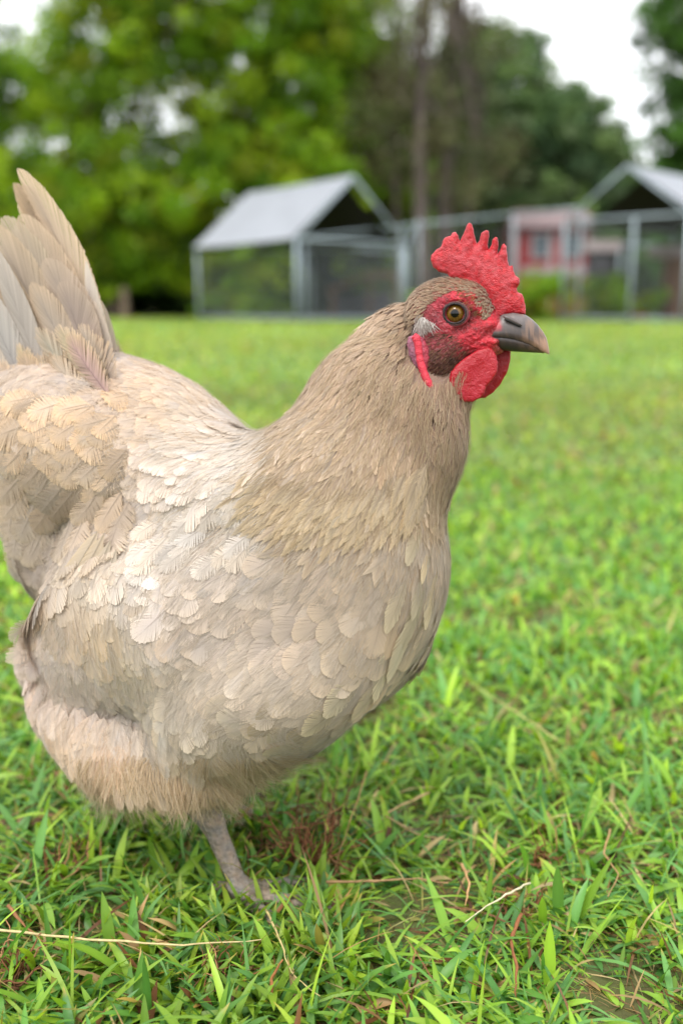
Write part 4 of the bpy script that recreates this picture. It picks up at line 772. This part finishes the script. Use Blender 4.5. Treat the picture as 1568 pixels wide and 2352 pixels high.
def sp_pt(u, v, lat):                     # on a plane beside the hen's own middle plane, lat metres to its right
    r = ray(u, v); o = CAM - HC; t = (-lat - o @ hl) / (r @ hl); return CAM + r * t
for i, (u1, v1, u2, v2) in enumerate([(225, 1220, 112, 1398), (240, 1225, 124, 1430), (255, 1240, 146, 1468), (268, 1260, 176, 1500), (282, 1290, 200, 1522)]):
    for k_ in range(1):
        wing_f(u1 + k_ * 10, v1 + k_ * 10, u2 + k_ * 14, v2 - k_ * 24, .074 + .001 * i, .0875 + .0011 * i, 8.5, (204, 190, 170), (212, 194, 164), -.06)
# long pale feathers over the cleft of the breast, and the hackle's lower fringe
for u1, v1, u2, v2, w, c in [(1000, 1195, 955, 1340, 4.5, (206, 186, 152)), (985, 1270, 935, 1420, 5.5, (204, 188, 156)), (975, 1340, 905, 1500, 6, (206, 192, 160)), (950, 1400, 880, 1560, 6.5, (208, 196, 166)),
        (930, 1330, 880, 1450, 6, (198, 180, 152)), (905, 1460, 850, 1600, 7, (196, 182, 152)), (870, 1560, 820, 1660, 7, (190, 176, 150)), (965, 1210, 925, 1300, 5, (200, 182, 150)),
        (1000, 1310, 965, 1440, 6, (204, 184, 148)), (820, 1560, 740, 1640, 9, (190, 176, 150)), (780, 1620, 690, 1680, 9, (186, 172, 146))]:
    laid(breast_mb, u1, v1, u2, v2, w, c, .2, .08, .08, 20, .45, .05, 0, .005, (220, 204, 170))
for i in range(170):
    i = rng.uniform(0, 46); u1 = 590 + i * 8.5; v1 = 1135 + rng.uniform(-70, 16) + 55 * math.sin(min(1, i / 26) * 1.6) - (max(0, i - 26) * 3.0); a = rng.uniform(60, 105)
    laid(neck_mb, u1, v1, u1 - a * (.85 - i * .009) * rng.uniform(.8, 1.2), v1 + a * (.7 + i * .01) * rng.uniform(.8, 1.1), rng.uniform(2.6, 4.4), tuple(A(176, 158, 134) + rng.normal(0, 7)), .5, .12, .08, 18, .8, rng.uniform(-.14, .14), 0, .003, (206, 186, 150))
for i in range(30):
    u1 = rng.uniform(360, 600); v1 = 1180 + (600 - u1) * .30 + rng.uniform(-70, 70)
    laid(breast_mb, u1, v1, u1 - rng.uniform(50, 85), v1 + rng.uniform(40, 75), 8, (214, 203, 190), .4, .08, .08, 34, .3, rng.uniform(-.1, .1), 0, .002, (228, 218, 204))
# soft lobes of the rump curling over, and the down of thigh and belly
for i in range(70):
    u1 = rng.uniform(20, 300); v1 = rng.uniform(900, 1230); k_ = (v1 - 900) / 330
    laid(rump_mb, u1, v1, u1 - rng.uniform(50, 90) * (1 - .55 * k_), v1 + rng.uniform(10, 40) + 75 * k_, rng.uniform(9, 13), tuple(A(216, 192, 166) * (1 - k_) + A(196, 180, 164) * k_), .28, .16, .22, 40, .1, rng.uniform(-.25, .05), 0, .004, tuple(A(230, 200, 160) * (1 - k_) + A(206, 190, 168) * k_), rump_mb)
_pb = bw[bq]; _ca = np.cumsum(np.linalg.norm(np.cross(_pb[:, 2] - _pb[:, 0], _pb[:, 3] - _pb[:, 1]), axis=-1)); _nb = nrm(bn[bq].mean(1))
def wisps(mb, n, ur, vr, turn, cols, Lr, w=.00012, sc=90, clump=.8, rise=.16):
    """fine loose barbs over part of the coat, both sides"""
    m = n * 14; k = np.searchsorted(_ca, rng.random(m) * _ca[-1]); a, b = rng.random((2, m, 1)); P = (_pb[k, 0] * (1 - a) + _pb[k, 1] * a) * (1 - b) + (_pb[k, 3] * (1 - a) + _pb[k, 2] * a) * b; N = _nb[k]
    u, v = classify(P); q = kB(P); fa, fb = head_ab(q); ok = (u > ur[0]) & (u < ur[1]) & (v > vr[0]) & (v < vr[1]) & ~(inside(FACE, fa, fb) & (np.linalg.norm(q, axis=-1) < .06)); P, N = P[ok][:n], N[ok][:n]; n = len(P)
    T, *_r = field(P, N); B = np.cross(N, T); c1 = vnoise(P, sc, 11)[:, None] - .5; c2 = vnoise(P, sc * 2.3, 12)[:, None] - .5
    d = nrm(T + B * (turn + clump * (c1 + .6 * c2) + rng.normal(0, .10, (n, 1)))); L = rng.uniform(*Lr, (n, 1, 1)) * (.7 + .6 * vnoise(P, sc * .6, 13))[:, None, None]
    s = np.linspace(0, 1, 5)[None, :, None]; bend = rng.normal(0, .22, (n, 1, 1)); pts = P[:, None] + d[:, None] * L * s + B[:, None] * L * s * s * bend + N[:, None] * (.0016 + rise * L * s * (1 - .55 * s)) - UZ * L * .10 * s * s
    sd_ = nrm(np.cross(d, N))[:, None] * w * (1 - s * .85); V = np.stack([pts - sd_, pts + sd_], 2).reshape(-1, 3)
    c = srgb(np.array(cols, float)[rng.integers(len(cols), size=n)]) * .80 * rng.uniform(.85, 1.12, (n, 1)); i = (np.arange(n)[:, None] * 10 + np.arange(4)[None] * 2).reshape(-1, 1)
    mb.add(V, i + np.array([0, 2, 3, 1]), None, np.repeat(c, 10, 0), np.repeat(N, 10, 0))
wisps(down_mb, 14000, (180, 700), (1735, 1890), 0, [(206, 182, 148), (196, 170, 134), (216, 196, 166), (186, 160, 128)], (.009, .030), .00015, 70, 1.5, .34)
wisps(down_mb, 5000, (30, 350), (1420, 1760), 0, [(208, 194, 182), (204, 184, 160), (218, 206, 194)], (.006, .013), .00012, 80, .8)
wisps(rump_mb, 7000, (-60, 520), (840, 1240), 0, [(228, 204, 174), (232, 216, 196), (220, 200, 176), (214, 198, 182)], (.006, .014), .00012, 80, .9, .10)
wisps(breast_mb, 5000, (360, 620), (990, 1300), 0, [(236, 226, 212), (228, 218, 204), (222, 210, 194)], (.006, .014), .00011, 80, .5, .08)
wisps(crown_mb, 1500, (985, 1048), (866, 930), 0, [(120, 92, 72), (96, 72, 58), (150, 122, 98)], (.004, .008), .00014, 160, .6, .2)
wisps(breast_mb, 17000, (380, 1030), (1240, 1740), 0, [(204, 190, 172), (196, 182, 164), (212, 198, 180), (190, 178, 164)], (.006, .013), .0001, 90, .35, .06)
wisps(wing_mb[0], 3000, (100, 380), (1180, 1600), 0, [(206, 194, 174), (198, 184, 164), (216, 204, 186)], (.005, .011), .0001, 90, .35, .05)
wisps(neck_mb, 9000, (600, 1080), (760, 1230), 0, [(190, 166, 132), (178, 156, 124), (208, 188, 156), (170, 148, 120)], (.006, .014), .00011, 110, .5, .09)
wisps(crown_mb, 1600, (860, 1080), (660, 1000), 0, [(150, 122, 96), (176, 150, 122), (128, 102, 80)], (.004, .008), .00009, 160, .5, .12)

# ---- cheek bristles, ear tuft
br = MB()
def bristle(mb, a, b, lat, da, db, L, w, c, sink=0.):
    p = hp(a, b, lat); n = grad(head_sdf, p[None])[0]
    for _ in range(6): p = p - n * float(head_sdf(p[None])[0]) * .9
    d = nrm(A(da, 0, -db) + n * .22 + rng.normal(0, .10, 3)); k = 4; s = np.linspace(0, 1, k)[:, None]
    pts = p + d * L * s + n * L * (.20 * s - .28 * s * s) + n * .0002; sd_ = nrm(np.cross(d, n)) * w * (1 - .8 * s)
    V = kW(np.stack([pts - sd_, pts + sd_], 1).reshape(-1, 3)); i = np.arange(k - 1)[:, None] * 2
    mb.add(V, i + np.array([0, 2, 3, 1]), None, srgb(*c) * rng.uniform(.7, 1.15) * .9, n[0] * kx + n[1] * kl + n[2] * UZ)
CHEEK = A(430, 960, 560, 930, 700, 1000, 690, 1080, 760, 1110, 640, 1200, 590, 1300, 540, 1340, 470, 1330, 420, 1200).reshape(-1, 2)
k_ = 0
while k_ < 620:
    a, b = rng.uniform(400, 780), rng.uniform(920, 1350)
    if inside(CHEEK, a, b): bristle(br, a, b, .013, -.75 + (a - 430) / 900, .35 + (b - 1000) / 700, rng.uniform(.002, .0045), .00012, [(74, 48, 40), (120, 88, 68), (60, 38, 34), (150, 118, 92)][rng.integers(4)]); k_ += 1
for _ in range(150):
    t_ = rng.uniform(0, 2 * math.pi); rr = rng.uniform(108, 150); bristle(br, 625 + rr * math.cos(t_), 792 + rr * .95 * math.sin(t_), .013, math.cos(t_) - .6, math.sin(t_), rng.uniform(.0008, .0018), .00009, (70, 36, 36))
for _ in range(240):
    a = rng.uniform(640, 880); b = 540 + (a - 640) * .9 + rng.uniform(-25, 120); bristle(br, a, b, .010, -.7, .15 + rng.uniform(-.1, .7), rng.uniform(.002, .0045), .00014, [(150, 110, 70), (110, 78, 52), (176, 134, 88)][rng.integers(3)])
br.build('bristles', MF, hen, origin=HC).location = (0, 0, 0)
et = MB()
for _ in range(330):
    t_ = rng.uniform(0, 6.283); r_ = math.sqrt(rng.random()) * (1 + .28 * math.sin(3 * t_ + 1) + .15 * math.sin(5 * t_)); a, b = 376 + (62 + 30 * max(0, math.cos(t_))) * r_ * math.cos(t_), 890 + 60 * r_ * math.sin(t_)
    bristle(et, a - 18, b - 22, .015, .35 + .35 * rng.standard_normal(), .8, rng.uniform(.003, .0065), .00024, (232, 224, 218) if rng.random() < .66 else (176, 160, 152))
for _ in range(160):
    t_ = rng.uniform(1.4, 3.6); bristle(et, 365 + 100 * math.cos(t_), 925 + 85 * math.sin(t_), .014, -.3, .8, rng.uniform(.002, .004), .00022, [(110, 92, 80), (190, 176, 160), (84, 66, 56)][rng.integers(3)])
tag(et.build('ear_tuft', MF, hen, origin=HC), 'white tuft of small feathers over the ear').location = (0, 0, 0)

def add_hen(mb, name, mat=MF, **k):
    o = mb.build(name, mat, hen, origin=HC, **k); o.location = (0, 0, 0); return o
add_hen(crown_mb, 'head_feathers'); add_hen(neck_mb, 'neck_hackle'); add_hen(breast_mb, 'breast_plumage'); add_hen(rump_mb, 'saddle_plumage'); add_hen(down_mb, 'belly_down')
for m in wing_mb: add_hen(m, 'wing')

# ---- tail: long feathers standing in a narrow tent
def sp_pt(u, v, lat):                     # on a plane beside the hen's own middle plane, lat metres to its right
    r = ray(u, v); o = CAM - HC; t = (-lat - o @ hl) / (r @ hl); return CAM + r * t
tail = MB()
def tail_f(u1, v1, u2, v2, lat, w, c, ed=None, loose=.10, nb=44, pointed=.25, bend=0., asym=0., lift=.0, curl=0., rk=.62, turn=0., mirror=True):
    p1, p2 = sp_pt(u1, v1, lat), sp_pt(u2, v2, lat * .55); d = p2 - p1; L = np.linalg.norm(d)
    N = nrm(-hl + hx * turn); d = d - np.cross(N, nrm(d)) * L * 1.22 * bend; col = srgb(*c) * A(.92, .905, .90); e = srgb(*(ed or c)) * A(.92, .905, .90)
    feathers(tail, p1[None], d[None], N[None], L * 1.0, w * .001, col[None], e[None], loose, lift, curl, nb, pointed, asym, (col * rk)[None], bend, .3, 1., None, 3.2)
    if mirror:
        R = lambda x: x - 2 * (x @ hl) * hl; q = toB(p1); q[0] += q[1] * 1.0; q[1] *= -.6
        feathers(tail, toW(q)[None], R(d)[None], R(N)[None], L * .98, w * .001, col[None], e[None], loose, lift, curl, nb, pointed, asym * -1, (col * rk)[None], -bend, .3, 1., None, 3.2)
tail_f(252, 900, 58, 402, .010, 13, (186, 168, 148), (212, 188, 158), .05, 110, .18, .20, -.15, mirror=False)
tail_f(244, 900, 40, 430, .002, 14, (182, 164, 144), (206, 182, 152), .07, 90, .15, .17, 0)
tail_f(228, 910, 66, 500, .016, 17, (180, 164, 148), (206, 186, 160), .07, 90, .05, .13, 0)
tail_f(210, 920, 30, 505, .019, 17, (188, 172, 156), (216, 198, 170), .08, 80, .05, .12, 0)
tail_f(190, 930, 0, 520, .022, 17, (182, 166, 148), (206, 184, 154), .08, 80, .08, .10, 0)
tail_f(170, 935, -50, 545, .024, 17, (182, 166, 148), (206, 184, 154), .08, 80, .08, .10, 0)
tail_f(235, 900, 130, 600, .024, 16, (176, 162, 150), (194, 176, 156), .05, 80, .10, .10, -.1)
tail_f(225, 905, 172, 650, .028, 15, (176, 160, 150), (190, 172, 154), .04, 70, .12, .05, -.1)
tail_f(205, 915, 105, 655, .030, 14, (186, 174, 162), (204, 184, 160), .12, 60, .2, .06, 0)
tail_f(252, 885, 215, 602, .016, 8.5, (204, 192, 180), (212, 200, 184), .03, 60, .72, -.12, -.15, mirror=False)
tail_f(258, 880, 232, 690, .018, 8, (200, 188, 176), (210, 196, 180), .05, 40, .5, -.06, 0)
tail_f(120, 960, 18, 560, .034, 12, (200, 192, 184), (214, 206, 196), .04, 80, .45, .08, .1, rk=.7)
tail_f(95, 980, -30, 620, .037, 14, (192, 187, 182), (206, 198, 188), .06, 70, .3, .06, 0)
tail_f(70, 1000, -80, 690, .040, 15, (194, 186, 178), (208, 196, 180), .08, 60, .2, .05, 0)
tail_f(40, 1020, -120, 790, .042, 15, (198, 190, 180), (210, 198, 182), .1, 50, .2, .05, 0)
for i in range(34):                       # coverts hiding the quills
    u1 = rng.uniform(50, 265); v1 = 960 - (u1 - 60) * .28 + rng.uniform(-20, 30); k_ = rng.uniform(80, 150)
    tail_f(u1, v1, u1 - 10 - k_ * rng.uniform(.1, .5), v1 - k_, rng.uniform(.030, .044), rng.uniform(8, 12), tuple(A(194, 176, 160) + rng.normal(0, 6, 3)), (208, 186, 158), .4, 28, .2, rng.uniform(0, .15), 0, .08, .12)
p1_ = sp_pt(120, 500, .008)
for i in range(46):                       # loose barbs standing off the broken feather tips
    u1 = 95 + i * .9 - 10; v1 = 440 + i * 1.9; w_ = np.linspace(0, 1, 5)[:, None]; a_ = sp_pt(u1, v1, .009); b_ = sp_pt(u1 - rng.uniform(45, 62), v1 - 8 + rng.uniform(-10, 6), .009); m_ = A(0, 0, 1) * .004 * np.sin(w_ * 3.14)
    pts = a_ * (1 - w_) + b_ * w_ + m_; tube(tail, pts, np.linspace(1, .3, 5) * .00032, srgb(200, 176, 146) * .8, 4, False)
add_hen(tail, 'tail')

# ---- comb and wattles: flesh, thick at the root and thin at the rim
MR = material('comb_flesh', attr='Col', rough=.34, spec=.5, sss=.25, bump=(1700, .6, .0006, 'vor'))
def flesh(name, poly, latf, T0, T1, dT, mat, colf, h=.0005, push=0.0006, mirror=False):
    """poly: close-up polygon; latf(a, b) gives the lateral place of the sheet; thickness grows from T0 at the rim to T0 + T1"""
    poly = np.array(poly, float).reshape(-1, 2); c3 = hp(poly[:, 0], poly[:, 1], latf(poly[:, 0], poly[:, 1]))
    p2 = c3[:, [0, 2]]; lo2 = p2.min(0) - .002; hi2 = p2.max(0) + .002; l_ = latf(poly[:, 0], poly[:, 1]); lm = np.ptp(l_) + T0 + T1 + .003; lc = l_.mean()
    gx = np.arange(lo2[0], hi2[0], h); gz = np.arange(lo2[1], hi2[1], h); gy = np.arange(-lc - lm, -lc + lm, h)
    X, Z = np.meshgrid(gx, gz, indexing='ij'); d = poly_sd(p2, X, Z)
    uu, vv = proj(kW(np.stack([X, np.full_like(X, -lc), Z], -1))); aa, bb = (uu - 861.2) / .2929, (vv - 488) / .2929
    lat0 = latf(aa, bb); T = T0 + T1 * np.sqrt(np.clip(d / dT, 0, 1)); dd = np.minimum(d, T)
    Y = gy[None, :, None]; F = np.sqrt(np.maximum(0, T - dd)[:, None, :] ** 2 + (Y + lat0[:, None, :]) ** 2) - T[:, None, :]
    F = np.where((d < 0)[:, None, :], np.maximum(F, (-d)[:, None, :]), F)
    V, Q = surface_nets(F, A(gx[0], gy[0], gz[0]), h)
    n = np.zeros_like(V); fn = np.cross(V[Q[:, 2]] - V[Q[:, 0]], V[Q[:, 3]] - V[Q[:, 1]])
    for i in range(4): np.add.at(n, Q[:, i], fn)
    n = nrm(n); V2 = V + n * ((vnoise(V, 1500, 4) - .5) * push + (vnoise(V, 480, 6) - .5) * push * 1.3)[:, None]
    a, b = head_ab(V); col = colf(V, a, b)
    if mirror: V2 = V2 * A(1, -1, 1); Q = Q[:, ::-1]
    return add_hen(MB().add(kW(V2), Q, None, col), name, mat)
COMB = [430, 370, 440, 335, 480, 290, 520, 262, 530, 222, 547, 195, 590, 183, 608, 155, 630, 150, 650, 182, 665, 228, 680, 190, 700, 150, 720, 92, 740, 78, 758, 92, 770, 140, 785, 200, 797, 243, 815, 215, 832, 160, 862, 140, 890, 143, 892, 190, 884, 250, 886, 292, 905, 262, 920, 212, 940, 190, 960, 198, 968, 240, 963, 290, 955, 332, 975, 300, 990, 255, 1010, 243, 1028, 265, 1033, 320, 1035, 370, 1050, 420, 1078, 410, 1084, 460, 1100, 495, 1130, 515, 1132, 555, 1108, 592, 1115, 625, 1150, 638, 1165, 680, 1180, 740, 1176, 800, 1100, 800, 1030, 800, 960, 830, 900, 800, 840, 720, 760, 620, 700, 560, 640, 530, 590, 510, 560, 480, 500, 465, 458, 430]
def comb_col(V, a, b):
    n = vnoise(V, 330, 2)[:, None]; m = vnoise(V, 2400, 7)[:, None]; s_ = srgb(200, 12, 30) * .85 * (.55 + .55 * vnoise(V, 620, 12)[:, None]); p = srgb(220, 84, 94) * .8
    patch = np.clip(1.25 - np.hypot((a - 640) / 150, (b - 400) / 90), 0, 1)[:, None]
    w = np.clip((n - .45) * 2.2 + patch * 1.1, 0, 1) * .55 + (m > .66) * .18; c = s_ * (1 - w) + p * w
    return np.where((m > .9) & (n > .75), srgb(150, 90, 60), c)
flesh('comb', COMB, lambda a, b: .0012 * np.sin(np.asarray(a) * .012) * np.clip((600 - np.asarray(b)) / 300, 0, 1), .0010, .0026, .010, MR, comb_col, .00045, .0003)
WAT = [880, 1055, 915, 1070, 945, 1110, 962, 1180, 955, 1250, 915, 1320, 872, 1362, 858, 1410, 822, 1455, 762, 1486, 705, 1490, 655, 1462, 615, 1405, 588, 1350, 578, 1300, 592, 1250, 630, 1200, 700, 1140, 790, 1085]
MW = material('wattle_flesh', attr='Col', rough=.36, spec=.5, sss=.3, bump=(1500, .45, .0006, 'vor'))
def wat_col(V, a, b):
    n = vnoise(V, 400, 2)[:, None]; m = vnoise(V, 1800, 7)[:, None]; w = np.clip((n - .4) * 1.2 + np.clip((b - 1230) / 260, 0, 1)[:, None] * .6, 0, 1) * .45 + (m > .7) * .12
    return (srgb(180, 6, 26) * (1 - w) + srgb(198, 52, 72) * w) * .76
wl = lambda a, b: .0092 + .0035 * np.clip((np.asarray(b) - 1060) / 420, 0, 1) + .0016 * np.sin(np.asarray(a) * .011 + np.asarray(b) * .006)
flesh('wattle', WAT, wl, .0009, .0014, .006, MW, wat_col, .00045, .00028)
WAT2 = [1062, 1085, 1058, 1170, 1032, 1260, 985, 1340, 925, 1410, 860, 1456, 815, 1458, 760, 1400, 740, 1300, 780, 1180, 850, 1080, 950, 1040]
flesh('wattle', WAT2, lambda a, b: -.0075 - .002 * np.clip((np.asarray(b) - 1060) / 400, 0, 1), .0009, .0012, .006, MW, wat_col, .00045, .00028)
LOBE = [262, 975, 310, 955, 380, 985, 420, 1060, 430, 1150, 410, 1230, 350, 1235, 300, 1190, 265, 1120, 247, 1040]
def lobe_col(V, a, b):
    n = vnoise(V, 700, 2)[:, None]; w = np.clip((a - 330) / 60, 0, 1)[:, None]; return (srgb(150, 92, 110) * (1 - w) + srgb(170, 60, 76) * w) * (.7 + .5 * n)
ML = material('lobe_flesh', attr='Col', rough=.5, spec=.4, sss=.2, bump=(1400, .6, .0006, 'vor'))
for m in (False, True): flesh('earlobe', LOBE, lambda a, b: .0150 + 0 * np.asarray(a), .0009, .0018, .004, ML, lobe_col, .0005, .0006, m)
rp_ = np.array([(300, 965), (322, 985), (338, 1040), (344, 1100), (354, 1170), (376, 1240), (402, 1310), (430, 1365), (448, 1395)], float)
rr_ = np.array([24, 33, 31, 29, 30, 32, 33, 30, 16]) * PX
for m in (1, -1):
    q = hp(rp_[:, 0], rp_[:, 1], .0176) * A(1, m, 1); t_ = np.linspace(0, 8, 60); q2 = np.stack([np.interp(t_, np.arange(9), q[:, i]) for i in range(3)], -1)
    mb = MB(); r2 = np.interp(t_, np.arange(9), rr_) * (1 + .04 * np.sin(t_ * 7) + .03 * rng.standard_normal(60)); tube(mb, kW(q2), r2, srgb(206, 60, 76), 14)
    add_hen(mb, 'lobe_ridge', ML)

# ---- beak
def loft(st, up=True, k=24):
    V = []
    for a, bt, bb, hw in st:
        t = hp(a, bt, 0); b = hp(a, bb, 0); c = (t + b) / 2; hz = (t[2] - b[2]) / 2
        for i in range(k):
            th = 2 * math.pi * i / k; cx_, sz_ = math.cos(th), math.sin(th); big = (sz_ > 0) == up; z0 = b[2] + .0004 if up else t[2] - .0002
            V.append(A(c[0], hw * math.copysign(abs(cx_) ** (.80 if big else .9), cx_), z0 + (2 * hz if big else .0005) * math.copysign(abs(sz_) ** (1.1 if up else .9), sz_)))
    n = len(st); i = np.arange(n - 1)[:, None] * k; j = np.arange(k)[None]; q = np.stack([i + j, i + (j + 1) % k, i + k + (j + 1) % k, i + k + j], -1).reshape(-1, 4)
    V += [np.mean(V[:k], 0), np.mean(V[-k:], 0)]; jj = np.arange(k)
    t = np.concatenate([np.stack([(jj + 1) % k, jj, np.full(k, n * k)], -1), np.stack([(n - 1) * k + jj, (n - 1) * k + (jj + 1) % k, np.full(k, n * k + 1)], -1)])
    return np.array(V), q, t
def dense(st, m=5):
    st = np.array(st, float); x = np.arange(len(st)); xs = np.linspace(0, len(st) - 1, (len(st) - 1) * m + 1); return np.stack([np.interp(xs, x, st[:, i]) for i in range(4)], -1)
UP = dense([(850, 925, 985, .0083), (930, 850, 975, .0086), (1000, 800, 978, .0084), (1080, 788, 990, .0078), (1160, 800, 1010, .0071), (1220, 838, 1035, .0064), (1270, 885, 1060, .0055), (1310, 935, 1088, .0044), (1338, 985, 1100, .0032), (1352, 1035, 1108, .0021), (1360, 1075, 1112, .0012), (1364, 1100, 1114, .0005)])
LW = dense([(840, 978, 1010, .0072), (920, 974, 1040, .0080), (1000, 976, 1078, .0079), (1080, 988, 1088, .0073), (1160, 1008, 1092, .0064), (1230, 1033, 1096, .0053), (1290, 1064, 1099, .0036), (1325, 1085, 1102, .0012)])
MK = material('beak_horn', attr='Col', rough=.42, spec=.5, bump=(900, .25, .0004))
def beak_col(V, lower=False):
    a, b = head_ab(V); n = vnoise(V, 420, 3)[:, None]; m = vnoise(V, 1500, 5)[:, None]; dk = srgb(58, 49, 46); bl = srgb(104, 96, 94); tn = srgb(168, 130, 104)
    w = np.clip((a - 1200) / 150, 0, 1)[:, None] * np.clip((b - 900) / 150, 0, 1)[:, None]; w = np.clip(w * 1.1 + (n > .5) * .35 * np.clip((a - 1100) / 80, 0, 1)[:, None] + (m > .7) * .10, 0, 1)
    up = np.clip((960 - b) / 120, 0, 1)[:, None]; w = w * .75; c = dk * (1 - up * .8) + bl * up * .8
    if lower: w = w * .5; c = dk * .8
    bd = np.where(b < 935, 962 + (b - 800) * .30, np.where(b < 990, 850, 962)); g = np.clip((bd - a) / 18 + .5, 0, 1)[:, None]; return (c * (1 - w) + tn * w) * (1 - g) + srgb(176, 44, 56) * .8 * g
V, q, t = loft(UP); n = (vnoise(V, 600, 8) - .5) * .0004; V = V + A(0, 0, 1) * n[:, None]
beak = MB().add(kW(V), q, t, beak_col(V)); V, q, t = loft(LW, False); beak.add(kW(V), q, t, beak_col(V, True)); bk = add_hen(beak, 'beak', MK)
nm_ = MB(); nf = MB()
for m in (1, -1):                          # nostril slit under its horny flap
    a_ = np.linspace(0, 1, 9); q = hp(1012 + 132 * a_, 838 + 62 * a_ ** 1.3, .0077 - .0006 * a_) * A(1, m, 1)
    tube(nm_, kW(q + A(0, m * -.0001, 0)), np.array([.1, .8, 1, 1, 1, .9, .8, .6, .1]) * .00075, srgb(16, 12, 12), 8)
    q = hp(1000 + 150 * a_, 815 + 72 * a_ ** 1.3, .0071) * A(1, m, 1); tube(nf, kW(q), np.array([.2, .8, 1, 1.05, 1, 1, .9, .7, .2]) * .0013, srgb(88, 78, 76), 10)
add_hen(nm_, 'nostril', material('nostril_dark', attr='Col', rough=.7)); add_hen(nf, 'nostril_flap', MK)

# ---- eyes
ME = material('eye', attr='Col', rough=.05, spec=.45); MLID = material('eyelid_skin', attr='Col', rough=.45, spec=.5, bump=(2500, .5, .0004, 'vor'))
for m in (1, -1):
    c = EYE * A(1, m, 1); R_ = .0066; nr, na = 40, 48; th = np.linspace(0, 1.35, nr)[:, None]; ph = np.linspace(0, 2 * math.pi, na, endpoint=False)[None]
    cc = c + A(0, m * R_ * .74, 0)
    V = np.stack([R_ * np.sin(th) * np.cos(ph), -m * R_ * np.cos(th) + 0 * ph, R_ * np.sin(th) * np.sin(ph)], -1) + cc
    rad = (R_ * np.sin(th) + 0 * ph) / PX; fib = vnoise(np.stack([np.cos(ph) * 3 + 0 * th, np.sin(ph) * 3 + 0 * th, rad * .01], -1), 6)
    iris = srgb(128, 92, 34) * (.55 + .75 * fib[..., None]) * (1 - .45 * np.clip((rad[..., None] - 58) / 14, 0, 1)); iris = iris * (1 - .4 * np.clip((46 - rad[..., None]) / 10, 0, 1))
    col = np.where(rad[..., None] < 31, srgb(6, 6, 7), np.where(rad[..., None] < 71, iris, srgb(14, 11, 12)))
    i = np.arange(nr - 1)[:, None] * na; j = np.arange(na)[None]; q = np.stack([i + j, i + (j + 1) % na, i + na + (j + 1) % na, i + na + j], -1).reshape(-1, 4)
    if m < 0: q = q[:, ::-1]
    add_hen(MB().add(kW(V), q, None, col.reshape(-1, 3)), 'eye', ME)
    lid = MB()
    for rad_, tr_, off, c1 in ((80, 9, .0008, (26, 14, 14)), (92, 10, .0002, (96, 60, 60)), (104, 11, -.0004, (130, 30, 42))):
        t_ = np.linspace(0, 2 * math.pi, 49); px_ = rad_ * PX * (np.cos(t_) * 1.06); pz_ = rad_ * PX * np.sin(t_) * .94
        pts = np.stack([c[0] + px_, np.full(49, c[1] - m * (off + .0006)), c[2] + pz_], -1); rdd = tr_ * PX * (1 + .14 * np.sin(t_ * 23) + .08 * rng.standard_normal(49)); rdd[-1] = rdd[0]
        tube(lid, kW(pts), rdd, srgb(*c1), 8, False)
    add_hen(lid, 'eyelid', MLID)

# ---- legs: scaled shank and four toes each
MS = material('leg_scales', attr='Col', rough=.6, spec=.4, bump=(330, .9, .0012, 'vor'))
MCL = material('claw', base=tuple(srgb(70, 56, 48)), rough=.4)
def capsule(p, a, b, ra, rb):
    ab = b - a; t = np.clip(((p - a) @ ab) / (ab @ ab), 0, 1); return np.linalg.norm(p - a - t[..., None] * ab, axis=-1) - (ra + (rb - ra) * t)
def leg(ankle, knee, head):
    an = A(ankle[0], ankle[1], .015); seg = [(A(*knee), an, .0076, .0060), (A(*knee), A(*knee) + A(-.02, .01, .03), .0085, .016)]; claws = []
    for da, L in ((0, .056), (38, .044), (-38, .044), (168, .022)):
        th = math.radians(head + da); d = A(math.cos(th), math.sin(th), 0)
        k0 = an + d * L * .38 + A(0, 0, -.004); k1 = an + d * L * .72 + A(0, 0, -.005); k2 = an + d * L + A(0, 0, -.006)
        seg += [(an, k0, .0068, .0050), (k0, k1, .0050, .0043), (k1, k2, .0044, .0036)]
        claws.append(MB()); tube(claws[-1], [k2, k2 + d * .006 + A(0, 0, .0006), k2 + d * .012 + A(0, 0, -.003)], [.0028, .0020, .0004], (1, 1, 1), 8)
    fn = lambda p: _leg(p, seg)
    pts = np.array([s for a in seg for s in a[:2]]); f, lo = grid_eval(fn, pts.min(0) - .016, pts.max(0) + .016, .0016)
    V, Q = surface_nets(f, lo, .0016); n = vnoise(V, 260, 1)[:, None]; m = vnoise(V * A(1, 1, 1.6), 700, 2)[:, None]
    col = srgb(146, 126, 106) * (1 - n) + srgb(112, 110, 106) * n; col = col * (.55 + .75 * m)
    o = add_hen(MB().add(V, Q, None, col), 'leg', MS); [setattr(m_.build('claw', MCL, o, origin=HC), 'location', (0, 0, 0)) for m_ in claws]
def _leg(p, seg):
    d = None
    for a, b, ra, rb in seg: e = capsule(p, a, b, ra, rb); d = e if d is None else smin(d, e, .003)
    return d
an = gnd(552, 2085); kn = at(488, 1890, float(an[1]) + .018)
leg(an, kn, -14); leg(A(-.115, .735, 0), A(-.118, .715, .075), -24)
